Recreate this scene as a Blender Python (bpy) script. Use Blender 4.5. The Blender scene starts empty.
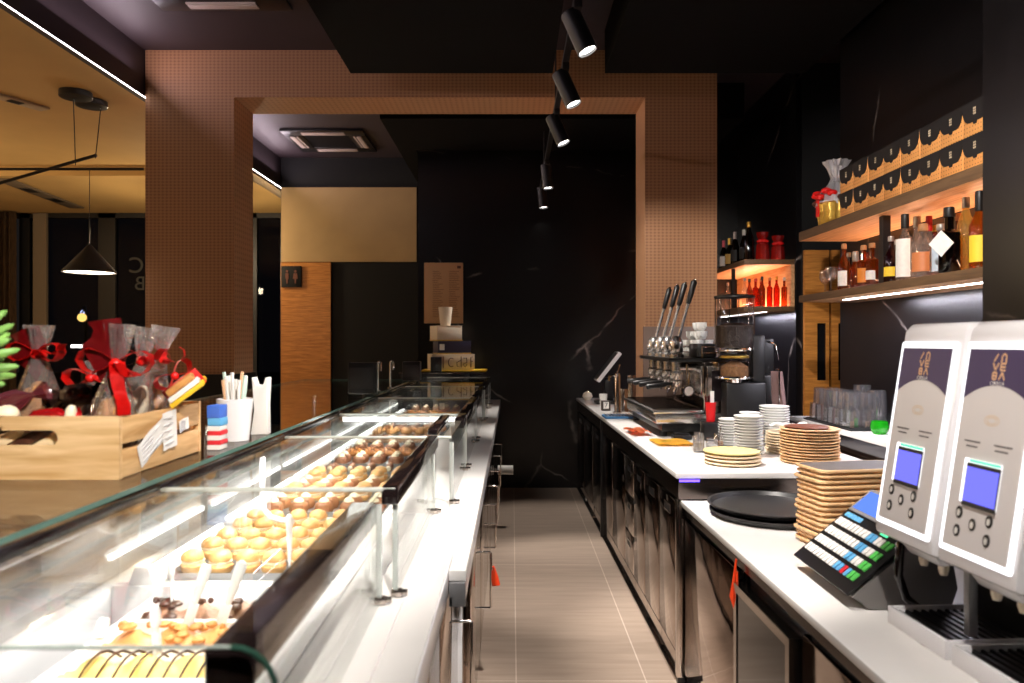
import bpy, bmesh, math, random
from mathutils import Matrix, Vector
random.seed(7)
S = bpy.context.scene
C = S.collection
R = math.radians
PI = math.pi
F, H, CX, CY = 750.0, 1.62, 512.0, 341.5

def at(px, py, Y):
    return Vector(((px - CX) * Y / F, Y, H + (CY - py) * Y / F))
def xat(px, Y): return (px - CX) * Y / F
def zat(py, Y): return H + (CY - py) * Y / F

# ---------------------------------------------------------------- materials
def nmat(name):
    m = bpy.data.materials.new(name); m.use_nodes = True
    nt = m.node_tree; nt.nodes.clear()
    return m, nt, nt.nodes.new('ShaderNodeOutputMaterial')
def N(nt, t, **kw):
    n = nt.nodes.new('ShaderNode' + t)
    for k, v in kw.items(): setattr(n, k, v)
    return n
def rgba(c): return (c[0], c[1], c[2], 1)
def s2l(c):
    return tuple((v / 255 / 12.92) if v / 255 <= .04045 else ((v / 255 + .055) / 1.055) ** 2.4 for v in c)
def pbr(name, col, rough=.5, metal=0, var=.0, scale=20, coat=0, bump=0, em=None, es=0, spec=None, srgb=True):
    if srgb: col = s2l(col)
    m, nt, out = nmat(name)
    b = N(nt, 'BsdfPrincipled')
    b.inputs['Roughness'].default_value = rough
    b.inputs['Metallic'].default_value = metal
    b.inputs['Base Color'].default_value = rgba(col)
    if coat: b.inputs['Coat Weight'].default_value = coat; b.inputs['Coat Roughness'].default_value = .05
    if spec is not None: b.inputs['Specular IOR Level'].default_value = spec
    if es:
        b.inputs['Emission Color'].default_value = rgba(s2l(em) if srgb else em); b.inputs['Emission Strength'].default_value = es
    if var or bump:
        tc = N(nt, 'TexCoord'); no = N(nt, 'TexNoise'); no.inputs['Scale'].default_value = scale; no.inputs['Detail'].default_value = 4
        nt.links.new(tc.outputs['Object'], no.inputs['Vector'])
        if var:
            r = N(nt, 'ValToRGB')
            r.color_ramp.elements[0].position = .3; r.color_ramp.elements[1].position = .7
            r.color_ramp.elements[0].color = rgba([c * (1 - var) for c in col]); r.color_ramp.elements[1].color = rgba([min(1, c * (1 + var)) for c in col])
            nt.links.new(no.outputs['Fac'], r.inputs['Fac']); nt.links.new(r.outputs['Color'], b.inputs['Base Color'])
        if bump:
            bp = N(nt, 'Bump'); bp.inputs['Strength'].default_value = bump; bp.inputs['Distance'].default_value = .01
            nt.links.new(no.outputs['Fac'], bp.inputs['Height']); nt.links.new(bp.outputs['Normal'], b.inputs['Normal'])
    nt.links.new(b.outputs[0], out.inputs[0])
    return m
def emit(name, col, st):
    m, nt, out = nmat(name)
    e = N(nt, 'Emission'); e.inputs[0].default_value = rgba(col); e.inputs[1].default_value = st
    nt.links.new(e.outputs[0], out.inputs[0]); return m
def clear(name, tint=(1, 1, 1), ior=1.45, rough=.02, body=None, amt=0, bump=0, bscale=30, boost=0):
    """thin clear sheet: transparent, with fresnel reflection; BODY mixes in some diffuse colour"""
    m, nt, out = nmat(name)
    t = N(nt, 'BsdfTransparent'); t.inputs[0].default_value = rgba(tint)
    base = t
    if body:
        d = N(nt, 'BsdfDiffuse'); d.inputs[0].default_value = rgba(s2l(body))
        tr = N(nt, 'BsdfTranslucent'); tr.inputs[0].default_value = rgba(s2l(body))
        mx0 = N(nt, 'MixShader'); mx0.inputs[0].default_value = .5
        nt.links.new(d.outputs[0], mx0.inputs[1]); nt.links.new(tr.outputs[0], mx0.inputs[2])
        mx1 = N(nt, 'MixShader'); mx1.inputs[0].default_value = amt
        nt.links.new(t.outputs[0], mx1.inputs[1]); nt.links.new(mx0.outputs[0], mx1.inputs[2]); base = mx1
    g = N(nt, 'BsdfGlossy'); g.inputs['Roughness'].default_value = rough
    fr = N(nt, 'Fresnel'); ge = N(nt, 'NewGeometry'); ma = N(nt, 'Math', operation='MULTIPLY_ADD')
    ma.inputs[1].default_value = 1 / ior - ior; ma.inputs[2].default_value = ior      # both faces of the sheet reflect alike
    nt.links.new(ge.outputs['Backfacing'], ma.inputs[0]); nt.links.new(ma.outputs[0], fr.inputs['IOR'])
    fac = fr.outputs[0]
    if boost:
        ad = N(nt, 'Math', operation='ADD'); ad.use_clamp = True; ad.inputs[1].default_value = boost
        nt.links.new(fac, ad.inputs[0]); fac = ad.outputs[0]
    mx = N(nt, 'MixShader')
    nt.links.new(fac, mx.inputs[0]); nt.links.new(base.outputs[0], mx.inputs[1]); nt.links.new(g.outputs[0], mx.inputs[2])
    if bump:
        tc = N(nt, 'TexCoord'); no = N(nt, 'TexNoise'); no.inputs['Scale'].default_value = bscale
        bp = N(nt, 'Bump'); bp.inputs['Strength'].default_value = bump; bp.inputs['Distance'].default_value = .02
        nt.links.new(tc.outputs['Object'], no.inputs['Vector']); nt.links.new(no.outputs['Fac'], bp.inputs['Height'])
        nt.links.new(bp.outputs['Normal'], g.inputs['Normal']); nt.links.new(bp.outputs['Normal'], fr.inputs['Normal'])
    nt.links.new(mx.outputs[0], out.inputs[0]); return m
def wood(name, c1, c2, axis=1, scale=6, rough=.45, stretch=12):
    m, nt, out = nmat(name)
    b = N(nt, 'BsdfPrincipled'); b.inputs['Roughness'].default_value = rough
    tc = N(nt, 'TexCoord'); mp = N(nt, 'Mapping')
    sc = [stretch] * 3; sc[axis] = 1; mp.inputs['Scale'].default_value = sc
    no = N(nt, 'TexNoise'); no.inputs['Scale'].default_value = scale; no.inputs['Detail'].default_value = 6; no.inputs['Distortion'].default_value = .6
    r = N(nt, 'ValToRGB'); r.color_ramp.elements[0].position = .3; r.color_ramp.elements[1].position = .72
    r.color_ramp.elements[0].color = rgba(s2l(c1)); r.color_ramp.elements[1].color = rgba(s2l(c2))
    L = nt.links.new
    L(tc.outputs['Object'], mp.inputs['Vector']); L(mp.outputs[0], no.inputs['Vector']); L(no.outputs['Fac'], r.inputs['Fac']); L(r.outputs[0], b.inputs['Base Color']); L(b.outputs[0], out.inputs[0])
    return m
def marble(name):
    m, nt, out = nmat(name); L = nt.links.new
    b = N(nt, 'BsdfPrincipled'); b.inputs['Roughness'].default_value = .28
    tc = N(nt, 'TexCoord')
    no = N(nt, 'TexNoise'); no.inputs['Scale'].default_value = 1.6; no.inputs['Detail'].default_value = 5
    mx = N(nt, 'Mix', data_type='VECTOR'); mx.inputs[0].default_value = .22
    L(tc.outputs['Object'], no.inputs['Vector']); L(tc.outputs['Object'], mx.inputs[4]); L(no.outputs['Color'], mx.inputs[5])
    vo = N(nt, 'TexVoronoi', feature='DISTANCE_TO_EDGE'); vo.inputs['Scale'].default_value = .75
    L(mx.outputs[1], vo.inputs['Vector'])
    r = N(nt, 'ValToRGB'); r.color_ramp.elements[0].position = 0; r.color_ramp.elements[1].position = .006
    r.color_ramp.elements[0].color = (1, 1, 1, 1); r.color_ramp.elements[1].color = (0, 0, 0, 1)
    L(vo.outputs['Distance'], r.inputs['Fac'])
    n2 = N(nt, 'TexNoise'); n2.inputs['Scale'].default_value = 2.2
    L(tc.outputs['Object'], n2.inputs['Vector'])
    r2 = N(nt, 'ValToRGB'); r2.color_ramp.elements[0].position = .5; r2.color_ramp.elements[1].position = .66
    L(n2.outputs['Fac'], r2.inputs['Fac'])
    mu = N(nt, 'Math', operation='MULTIPLY'); L(r.outputs[0], mu.inputs[0]); L(r2.outputs[0], mu.inputs[1])
    n3 = N(nt, 'TexNoise'); n3.inputs['Scale'].default_value = 4; n3.inputs['Detail'].default_value = 8
    L(tc.outputs['Object'], n3.inputs['Vector'])
    r3 = N(nt, 'ValToRGB'); r3.color_ramp.elements[0].color = rgba(s2l((7, 6, 7))); r3.color_ramp.elements[1].color = rgba(s2l((20, 17, 19)))
    L(n3.outputs['Fac'], r3.inputs['Fac'])
    cm = N(nt, 'Mix', data_type='RGBA'); cm.inputs[7].default_value = rgba(s2l((150, 138, 132)))
    L(mu.outputs[0], cm.inputs[0]); L(r3.outputs[0], cm.inputs[6]); L(cm.outputs[2], b.inputs['Base Color'])
    L(b.outputs[0], out.inputs[0]); return m
def dotted(name, c1, c2, scale, lo=.28, hi=.42, rough=.6, feature='F1', dist='MANHATTAN', stretch=(1, 1, 1), bump=.2):
    m, nt, out = nmat(name); L = nt.links.new
    b = N(nt, 'BsdfPrincipled'); b.inputs['Roughness'].default_value = rough
    tc = N(nt, 'TexCoord'); mp = N(nt, 'Mapping'); mp.inputs['Scale'].default_value = stretch
    vo = N(nt, 'TexVoronoi', feature=feature, distance=dist); vo.inputs['Scale'].default_value = scale; vo.inputs['Randomness'].default_value = 0
    r = N(nt, 'ValToRGB'); r.color_ramp.elements[0].position = lo; r.color_ramp.elements[1].position = hi
    r.color_ramp.elements[0].color = rgba(s2l(c1)); r.color_ramp.elements[1].color = rgba(s2l(c2))
    L(tc.outputs['Object'], mp.inputs[0]); L(mp.outputs[0], vo.inputs['Vector']); L(vo.outputs['Distance'], r.inputs['Fac']); L(r.outputs[0], b.inputs['Base Color'])
    bp = N(nt, 'Bump'); bp.inputs['Strength'].default_value = bump; bp.inputs['Distance'].default_value = .004
    L(vo.outputs['Distance'], bp.inputs['Height']); L(bp.outputs[0], b.inputs['Normal'])
    L(b.outputs[0], out.inputs[0]); return m
def tiles(name):
    m, nt, out = nmat(name); L = nt.links.new
    b = N(nt, 'BsdfPrincipled'); b.inputs['Roughness'].default_value = .34
    tc = N(nt, 'TexCoord'); mp = N(nt, 'Mapping'); mp.inputs['Location'].default_value = (-.02, .14, 0)
    br = N(nt, 'TexBrick'); br.offset = 0; br.squash = 1
    br.inputs['Scale'].default_value = 1; br.inputs['Brick Width'].default_value = .62; br.inputs['Row Height'].default_value = 1.86
    br.inputs['Mortar Size'].default_value = .0035; br.inputs['Mortar Smooth'].default_value = .1
    br.inputs['Color1'].default_value = rgba(s2l((186, 166, 150))); br.inputs['Color2'].default_value = rgba(s2l((178, 158, 142))); br.inputs['Mortar'].default_value = rgba(s2l((222, 206, 192)))
    m2 = N(nt, 'Mapping'); m2.inputs['Scale'].default_value = (1, 9, 1)
    no = N(nt, 'TexNoise'); no.inputs['Scale'].default_value = 2.2; no.inputs['Detail'].default_value = 8; no.inputs['Distortion'].default_value = .4
    r = N(nt, 'ValToRGB'); r.color_ramp.elements[0].position = .3; r.color_ramp.elements[1].position = .75
    r.color_ramp.elements[0].color = (.76, .74, .72, 1); r.color_ramp.elements[1].color = (1.0, 1, 1, 1)
    mu = N(nt, 'Mix', data_type='RGBA', blend_type='MULTIPLY'); mu.inputs[0].default_value = .9
    L(tc.outputs['Object'], mp.inputs[0]); L(mp.outputs[0], br.inputs['Vector']); L(tc.outputs['Object'], m2.inputs[0]); L(m2.outputs[0], no.inputs['Vector']); L(no.outputs['Fac'], r.inputs['Fac'])
    L(br.outputs['Color'], mu.inputs[6]); L(r.outputs[0], mu.inputs[7]); L(mu.outputs[2], b.inputs['Base Color']); L(b.outputs[0], out.inputs[0]); return m

M = dict(
    floor=tiles('floor_tile'),
    wallpaper=dotted('patterned_wallpaper', (138, 96, 66), (172, 124, 88), 30, .2, .6, .55, stretch=(1, 1, 1.25)),
    reveal=dotted('patterned_wallpaper_lit_side', (176, 126, 90), (204, 156, 118), 21, .15, .6, .5),  # lighter colour paints in the bounce light on the arch reveals
    marble=marble('black_veined_marble'),
    black=pbr('matt_black_paint', (9, 8, 9), .8, var=.1),
    panelblack=pbr('acoustic_black', (11, 9, 10), .95, var=.12, scale=60, spec=.15),
    recess=pbr('dark_plum_paint', (50, 39, 43), .6),
    beige=pbr('beige_plaster', (188, 158, 112), .8, var=.05, scale=3),
    ochre=pbr('ochre_plaster', (196, 160, 100), .8, var=.05, scale=2),
    oak=wood('oak_door_veneer', (176, 108, 42), (222, 150, 70), 0, 5, .45),
    shelfwood=wood('warm_shelf_oak', (176, 126, 84), (222, 174, 126), 1, 4, .45),
    shelfedge=wood('shelf_edge_oak', (88, 64, 42), (114, 86, 58), 1, 5, .5),
    crate=wood('pine_crate', (196, 150, 92), (236, 200, 150), 0, 5, .6, 9),
    crateside=wood('pine_crate_side', (186, 140, 84), (230, 190, 138), 1, 5, .6, 9),
    board=wood('light_board_wood', (206, 160, 110), (236, 200, 152), 0, 9, .5, 6),
    boardpale=pbr('cream_board', (228, 208, 176), .45, var=.06),
    slate=pbr('dark_grey_slate', (96, 88, 84), .55, var=.1),
    white=pbr('white_composite', (228, 225, 222), .22, var=.02, scale=8),
    gloss=pbr('glossy_white_plastic', (236, 234, 236), .18, coat=.3),
    cream=pbr('cream_card', (226, 212, 190), .55),
    porcelain=pbr('white_porcelain', (240, 240, 236), .15, coat=.3),
    steel=pbr('brushed_steel', (190, 180, 172), .16, 1, var=.06, scale=5),
    mirror=pbr('polished_steel', (176, 162, 152), .09, 1, bump=.03, scale=3),
    chrome=pbr('chrome', (225, 222, 220), .07, 1),
    darksteel=pbr('dark_steel', (92, 84, 80), .22, 1),
    alu=pbr('grey_aluminium', (150, 150, 152), .35, .6),
    railblack=pbr('black_gloss_rail', (30, 22, 22), .12, coat=.4),
    plasticblack=pbr('black_plastic', (22, 21, 22), .38),
    glass=clear('clear_pane', (.985, .995, .99), 1.2, .01),
    glassfront=clear('customer_side_pane', (.97, .98, .975), 1.5, .01, boost=.05),
    glassedge=pbr('green_glass_edge', (92, 126, 116), .15, coat=.5),
    hopperglass=clear('hopper_glass', (.97, .97, .97), 1.3, .02),
    brightsteel=pbr('bright_satin_steel', (214, 210, 206), .22, .85),
    farled=emit('far_led', (1, .93, .95), 4),
    satin=pbr('satin_chrome', (226, 222, 218), .22, 1),
    glassware=clear('clear_glassware', (.97, .97, .98), 1.6, .03, (225, 225, 230), .04, boost=.14),
    cello=clear('cellophane', (.94, .93, .93), 1.5, .08, (235, 226, 222), .2, bump=1, bscale=70, boost=.14),
    winglass=clear('night_window_glass', (.4, .42, .5), 1.22, .01),
    red=pbr('red_ribbon_satin', (218, 22, 18), .4, var=.15, scale=20),
    darkred=pbr('dark_red_wrap', (120, 10, 16), .35, var=.2, scale=14),
    redfoil=clear('red_cellophane', (.85, .12, .08), 1.5, .1, (220, 40, 30), .5, bump=.7, bscale=50, boost=.05),
    gold=pbr('gold_foil', (214, 176, 84), .28, .9, bump=.6, scale=40),
    silverfoil=pbr('silver_foil', (206, 202, 206), .28, .6, bump=.7, scale=40),
    yellow=pbr('yellow_card', (232, 190, 40), .5),
    yellowcloth=pbr('yellow_cloth', (226, 180, 60), .9, var=.1, bump=.3, scale=60),
    orangecloth=pbr('orange_cloth', (214, 110, 60), .9, var=.1, bump=.3, scale=60),
    orange=pbr('orange_rubber', (230, 66, 24), .45),
    paper=pbr('white_paper', (235, 232, 228), .8),
    ink=pbr('grey_ink', (110, 106, 108), .8),
    navy=pbr('navy_card', (40, 34, 62), .5),
    purple=pbr('dark_purple_print', (58, 44, 90), .4),
    peach=pbr('peach_print', (226, 180, 140), .5),
    palegrey=pbr('pale_grey_print', (222, 218, 218), .35),
    blue=pbr('blue_plastic', (70, 130, 186), .4),
    keyblue=pbr('blue_key', (96, 170, 220), .4),
    keygreen=pbr('green_key', (90, 200, 90), .4),
    keyred=pbr('red_key', (210, 40, 50), .4),
    keywhite=pbr('white_key', (232, 230, 226), .35),
    green=clear('green_plastic_bowl', (.1, .75, .1), 1.45, .05, (40, 180, 36), .75),
    leaf=pbr('pale_succulent_leaf', (126, 172, 84), .45, var=.25, scale=30),
    leafdark=pbr('green_stalk', (60, 100, 40), .5),
    puff=pbr('golden_choux', (224, 172, 108), .5, var=.3, scale=26, bump=.4),
    custard=pbr('pale_cream', (246, 232, 200), .4),
    brownpastry=pbr('brown_pastry', (158, 100, 66), .5, var=.4, scale=30, bump=.5),
    croissant=pbr('glazed_croissant', (206, 132, 66), .35, var=.35, scale=22, bump=.3),
    choc=pbr('chocolate', (72, 42, 30), .4, var=.3, scale=40, bump=.5),
    cookie=pbr('amber_biscuit', (196, 138, 74), .6, var=.2, scale=30),
    gelyellow=pbr('yellow_gelato', (236, 208, 120), .5, var=.12, scale=14, bump=.6),
    gelwhite=pbr('white_gelato', (240, 226, 200), .5, var=.1, scale=16, bump=.7),
    gelorange=pbr('caramel_gelato', (206, 150, 90), .5, var=.3, scale=18, bump=.7),
    gelbrown=pbr('cookie_gelato', (150, 110, 88), .5, var=.55, scale=30, bump=.8),
    beans=pbr('coffee_beans', (40, 25, 17), .35, var=.8, scale=110, bump=1),
    kraft=dotted('woven_kraft', (84, 44, 18), (218, 152, 84), 52, .2, .34, .7, dist='EUCLIDEAN', bump=.4),
    curtain=wood('brown_drape', (60, 42, 26), (110, 82, 54), 2, 8, .9, 14),
    ledwhite=emit('cool_led', (1, .93, .95), 14),
    ledcase=emit('case_led', (1, .97, .92), 4),
    lens=emit('spot_lens', (1, .95, .9), 9),
    screen=emit('blue_screen', (.16, .16, .95), 1.0),
    screen2=emit('light_blue_screen', (.12, .24, .85), .9),
    halo=emit('white_backlight', (1, .98, 1), 1.35),
    greenled=emit('green_indicator', (.1, .9, .35), 1.2),
    blueled=emit('blue_indicator', (.1, .05, 1), 4),
    cityyellow=emit('sodium_street_light', (1, .55, .1), 6),
    citywhite=emit('white_street_light', (.8, .85, 1), 4),
)
def liquor(name, col, amt=.35):
    lin = s2l(col)
    return clear(name, [max(.02, v) for v in lin], 1.5, .03, col, amt, boost=.02)
LQ = dict(amber=liquor('amber_spirit', (172, 84, 24), .25), redorange=liquor('red_aperitif', (206, 70, 24), .3), clear=clear('clear_spirit', (.93, .93, .93), 1.5, .03, (230, 225, 220), .08, boost=.03),
          dark=liquor('dark_glass', (26, 18, 16), .4), green=liquor('dark_green_glass', (18, 26, 16), .4), wine=liquor('plum_glass', (60, 16, 22), .4), straw=liquor('straw_spirit', (236, 206, 120), .2), orange=liquor('orange_liqueur', (214, 120, 30), .25))
CAPS = dict(black=pbr('black_cap', (18, 16, 16), .4), silver=pbr('silver_cap', (180, 176, 172), .3, .8), gold=pbr('gold_cap', (190, 150, 70), .3, .8), red=pbr('red_cap', (170, 24, 24), .4), cork=pbr('wooden_cap', (170, 120, 76), .6), pink=pbr('pink_foil', (214, 90, 110), .35, .3), white=pbr('white_cap', (230, 228, 224), .4))
LBL = dict(white=pbr('white_label', (232, 228, 222), .6, var=.05, scale=60), orange=pbr('orange_label', (220, 130, 40), .6), yellow=pbr('yellow_label', (236, 200, 50), .6), copper=pbr('copper_label', (200, 120, 70), .5), blue=pbr('pale_blue_label', (190, 205, 220), .6), black=pbr('black_label', (30, 26, 26), .6), gold=pbr('gold_label', (200, 160, 80), .5))

# ---------------------------------------------------------------- geometry helpers
class MB:
    def __init__(s): s.bm = bmesh.new(); s.M = Matrix(); s.n = 0
    def v(s, p): return s.bm.verts.new(s.M @ Vector(p))
    def f(s, vs, mi=0):
        try:
            fc = s.bm.faces.new(vs); fc.material_index = mi; fc.smooth = True; return fc
        except ValueError: return None
    def box(s, x0, y0, z0, x1, y1, z1, mi=0, bev=0, seg=2):
        x0, x1 = sorted((x0, x1)); y0, y1 = sorted((y0, y1)); z0, z1 = sorted((z0, z1))
        p = [s.v(c) for c in ((x0, y0, z0), (x1, y0, z0), (x1, y1, z0), (x0, y1, z0), (x0, y0, z1), (x1, y0, z1), (x1, y1, z1), (x0, y1, z1))]
        fs = [s.f([p[i] for i in q], mi) for q in ((3, 2, 1, 0), (4, 5, 6, 7), (0, 1, 5, 4), (1, 2, 6, 5), (2, 3, 7, 6), (3, 0, 4, 7))]
        if bev:
            es = list({e for f_ in fs for e in f_.edges})
            bmesh.ops.bevel(s.bm, geom=es, offset=bev, segments=seg, profile=.5, affect='EDGES', clamp_overlap=True)
            for f_ in s.bm.faces: f_.smooth = True
        return s
    def cyl(s, p0, p1, r0, r1=None, seg=16, mi=0, caps=True):
        r1 = r0 if r1 is None else r1
        p0, p1 = Vector(p0), Vector(p1); d = (p1 - p0).normalized()
        a = d.orthogonal().normalized(); b = d.cross(a)
        A = [s.v(p0 + (a * math.cos(t) + b * math.sin(t)) * r0) for t in [2 * PI * i / seg for i in range(seg)]]
        B = [s.v(p1 + (a * math.cos(t) + b * math.sin(t)) * r1) for t in [2 * PI * i / seg for i in range(seg)]]
        for i in range(seg): s.f([A[i], A[(i + 1) % seg], B[(i + 1) % seg], B[i]], mi)
        if caps: s.f(A[::-1], mi); s.f(B, mi)
        return s
    def lathe(s, prof, c=(0, 0, 0), seg=24, mi=0, sx=1, sy=1, wob=None):
        c = Vector(c); rings = []
        for r, z in prof:
            if r <= 1e-6: rings.append([s.v(c + Vector((0, 0, z)))])
            else:
                rings.append([s.v(c + Vector((r * sx * math.cos(2 * PI * i / seg) * (wob(i, z) if wob else 1), r * sy * math.sin(2 * PI * i / seg) * (wob(i, z) if wob else 1), z))) for i in range(seg)])
        for a, b in zip(rings, rings[1:]):
            for i in range(seg):
                j = (i + 1) % seg
                if len(a) == 1 and len(b) == 1: continue
                if len(a) == 1: s.f([a[0], b[j], b[i]], mi)
                elif len(b) == 1: s.f([a[i], a[j], b[0]], mi)
                else: s.f([a[i], a[j], b[j], b[i]], mi)
        return s
    def prism(s, pts, lo, hi, axis='z', mi=0, bev=0):
        def q(a, b, t): return {'z': (a, b, t), 'y': (a, t, b), 'x': (t, a, b)}[axis]
        A = [s.v(q(a, b, lo)) for a, b in pts]; B = [s.v(q(a, b, hi)) for a, b in pts]; n = len(pts)
        fs = [s.f(A[::-1], mi), s.f(B, mi)] + [s.f([A[i], A[(i + 1) % n], B[(i + 1) % n], B[i]], mi) for i in range(n)]
        bmesh.ops.recalc_face_normals(s.bm, faces=[f for f in fs if f])
        if bev:
            es = list({e for f_ in fs if f_ for e in f_.edges})
            bmesh.ops.bevel(s.bm, geom=es, offset=bev, segments=2, profile=.5, affect='EDGES', clamp_overlap=True)
        return s
    def tube(s, path, r, seg=8, mi=0, caps=True):
        P = [Vector(p) for p in path]; rings = []; a = None
        for i, p in enumerate(P):
            d = ((P[min(i + 1, len(P) - 1)] - P[max(i - 1, 0)])).normalized()
            if a is None: a = d.orthogonal().normalized()
            a = (a - d * a.dot(d)).normalized(); b = d.cross(a)
            rr = r[i] if isinstance(r, (list, tuple)) else r
            rings.append([s.v(p + (a * math.cos(2 * PI * k / seg) + b * math.sin(2 * PI * k / seg)) * rr) for k in range(seg)])
        for A, B in zip(rings, rings[1:]):
            for i in range(seg): s.f([A[i], A[(i + 1) % seg], B[(i + 1) % seg], B[i]], mi)
        if caps: s.f(rings[0][::-1], mi); s.f(rings[-1], mi)
        return s
    def ell(s, c, r, seg=14, ring=9, mi=0, jit=0):
        c = Vector(c); rs = []
        for k in range(ring + 1):
            t = PI * k / ring
            if k in (0, ring): rs.append([s.v(c + Vector((0, 0, -r[2] * math.cos(t))))])
            else: rs.append([s.v(c + Vector((r[0] * math.sin(t) * math.cos(2 * PI * i / seg), r[1] * math.sin(t) * math.sin(2 * PI * i / seg), -r[2] * math.cos(t))) * (1 + random.uniform(-jit, jit))) for i in range(seg)])
        for a, b in zip(rs, rs[1:]):
            for i in range(seg):
                j = (i + 1) % seg
                if len(a) == 1: s.f([a[0], b[j], b[i]], mi)
                elif len(b) == 1: s.f([a[i], a[j], b[0]], mi)
                else: s.f([a[i], a[j], b[j], b[i]], mi)
        return s
    def sheet(s, grid, th=0, mi=0):
        """grid[row][col] of points -> surface, given a thickness th"""
        V = [[s.v(p) for p in row] for row in grid]; fs = []
        for a, b in zip(V, V[1:]):
            for i in range(len(a) - 1): fs.append(s.f([a[i], a[i + 1], b[i + 1], b[i]], mi))
        if th: bmesh.ops.solidify(s.bm, geom=[f for f in fs if f], thickness=th)
        for f_ in s.bm.faces: f_.smooth = True
        return s
    def build(s, name, mats, parent=None, angle=38):
        me = bpy.data.meshes.new(name); s.bm.normal_update(); s.bm.to_mesh(me); s.bm.free()
        for m in (mats if isinstance(mats, (list, tuple)) else [mats]): me.materials.append(m)
        me.set_sharp_from_angle(angle=R(angle))
        o = bpy.data.objects.new(name, me); C.objects.link(o)
        if parent is not None: o.parent = parent
        return o
def thing(name, label, cat, loc=(0, 0, 0), rz=0, group=None, rot=None):
    o = bpy.data.objects.new(name, None); C.objects.link(o)
    o.location = loc; o.rotation_euler = rot or (0, 0, rz); o.empty_display_size = .1
    o['label'] = label; o['category'] = cat
    if group: o['group'] = group
    return o
def tag(o, label, cat, group=None, kind=None):
    o['label'] = label; o['category'] = cat
    if group: o['group'] = group
    if kind: o['kind'] = kind
    return o
def struct(o, label=None):
    o['kind'] = 'structure'
    if label: o['label'] = label
    return o
def kids(o): return [c for c in bpy.data.objects if c.parent == o]
def dup(root, loc, rz=None, label=None, group=None, children=None, rot=None):
    r = root.copy(); C.objects.link(r); r.location = loc
    if rz is not None: r.rotation_euler = (0, 0, rz)
    if rot is not None: r.rotation_euler = rot
    if label: r['label'] = label
    if group: r['group'] = group
    for ch in (children if children is not None else kids(root)):
        c = ch.copy(); C.objects.link(c); c.parent = r
        for g in kids(ch):
            d = g.copy(); C.objects.link(d); d.parent = c
    return r
def text(name, body, size, mat, loc, rot, parent=None, ext=.0006, align='CENTER', mirror=False):
    cu = bpy.data.curves.new(name, 'FONT'); cu.body = body; cu.size = size; cu.extrude = ext; cu.align_x = align; cu.align_y = 'CENTER'
    t = bpy.data.objects.new(name + '_source', cu); C.objects.link(t)
    dg = bpy.context.evaluated_depsgraph_get()
    me = bpy.data.meshes.new_from_object(t.evaluated_get(dg))
    bpy.data.objects.remove(t)
    if mirror: me.transform(Matrix.Scale(-1, 4, (1, 0, 0)))
    me.materials.clear(); me.materials.append(mat)
    o = bpy.data.objects.new(name, me); C.objects.link(o); o.location = loc; o.rotation_euler = rot
    if parent is not None: o.parent = parent
    return o
def area(name, loc, sx, sy, energy, col=(1, 1, 1), rot=(0, 0, 0), parent=None, spread=180):
    l = bpy.data.lights.new(name, 'AREA'); l.shape = 'RECTANGLE'; l.size = sx; l.size_y = sy; l.energy = energy; l.color = col; l.spread = R(spread)
    o = bpy.data.objects.new(name, l); C.objects.link(o); o.location = loc; o.rotation_euler = rot
    if parent is not None: o.parent = parent
    return o
def spot(name, loc, target, energy, col=(1, .93, .86), size=50, blend=.6, rad=.03):
    l = bpy.data.lights.new(name, 'SPOT'); l.energy = energy; l.color = col; l.spot_size = R(size); l.spot_blend = blend; l.shadow_soft_size = rad
    o = bpy.data.objects.new(name, l); C.objects.link(o); o.location = loc
    o.rotation_euler = (Vector(target) - Vector(loc)).to_track_quat('-Z', 'Y').to_euler(); return o
def point(name, loc, energy, col, rad=.05):
    l = bpy.data.lights.new(name, 'POINT'); l.energy = energy; l.color = col; l.shadow_soft_size = rad
    o = bpy.data.objects.new(name, l); C.objects.link(o); o.location = loc; return o
# ================================================================ SETTING
def wallbox(name, x0, y0, z0, x1, y1, z1, m, label=None, bev=0):
    return struct(MB().box(x0, y0, z0, x1, y1, z1, 0, bev).build(name, m), label)
ZC = 4.07
wallbox('floor', -8.2, -1.8, -.1, 4, 11.9, 0, M['floor'], 'long greige floor tiles with pale grout lines')
wallbox('ceiling', -3.16, -1.8, ZC, 4, 11.4, ZC + .1, M['recess'], 'dark plum recessed ceiling')
wallbox('ceiling_dining', -8.2, -1.8, 3.68, -3.16, 8.85, 3.78, M['ochre'], 'warm ochre dining ceiling')
wallbox('ceiling_dining_low', -8.2, 8.85, 3.575, -3.16, 11.4, 3.78, M['ochre'], 'lower ochre ceiling before the windows')
wallbox('trim_1', -3.16, -1.8, 3.68, -3.09, 11.4, ZC, M['recess'], 'dark plum ceiling fascia')
for nm, x0, y0, x1, y1 in (('ceiling_bulkhead', -1.27, .6, .32, 5.9), ('ceiling_bulkhead', .73, .6, 2.3, 5.9), ('ceiling_bulkhead', -1.25, 7.1, 2.2, 8.28)):
    wallbox(nm, x0, y0, 3.73, x1, y1, ZC, M['panelblack'], 'black acoustic dropped ceiling panel')
wallbox('ceiling_bulkhead', -1.25, 8.28, 3.73, -1.06, 9.98, ZC, M['panelblack'], 'black acoustic dropped ceiling panel')
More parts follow.
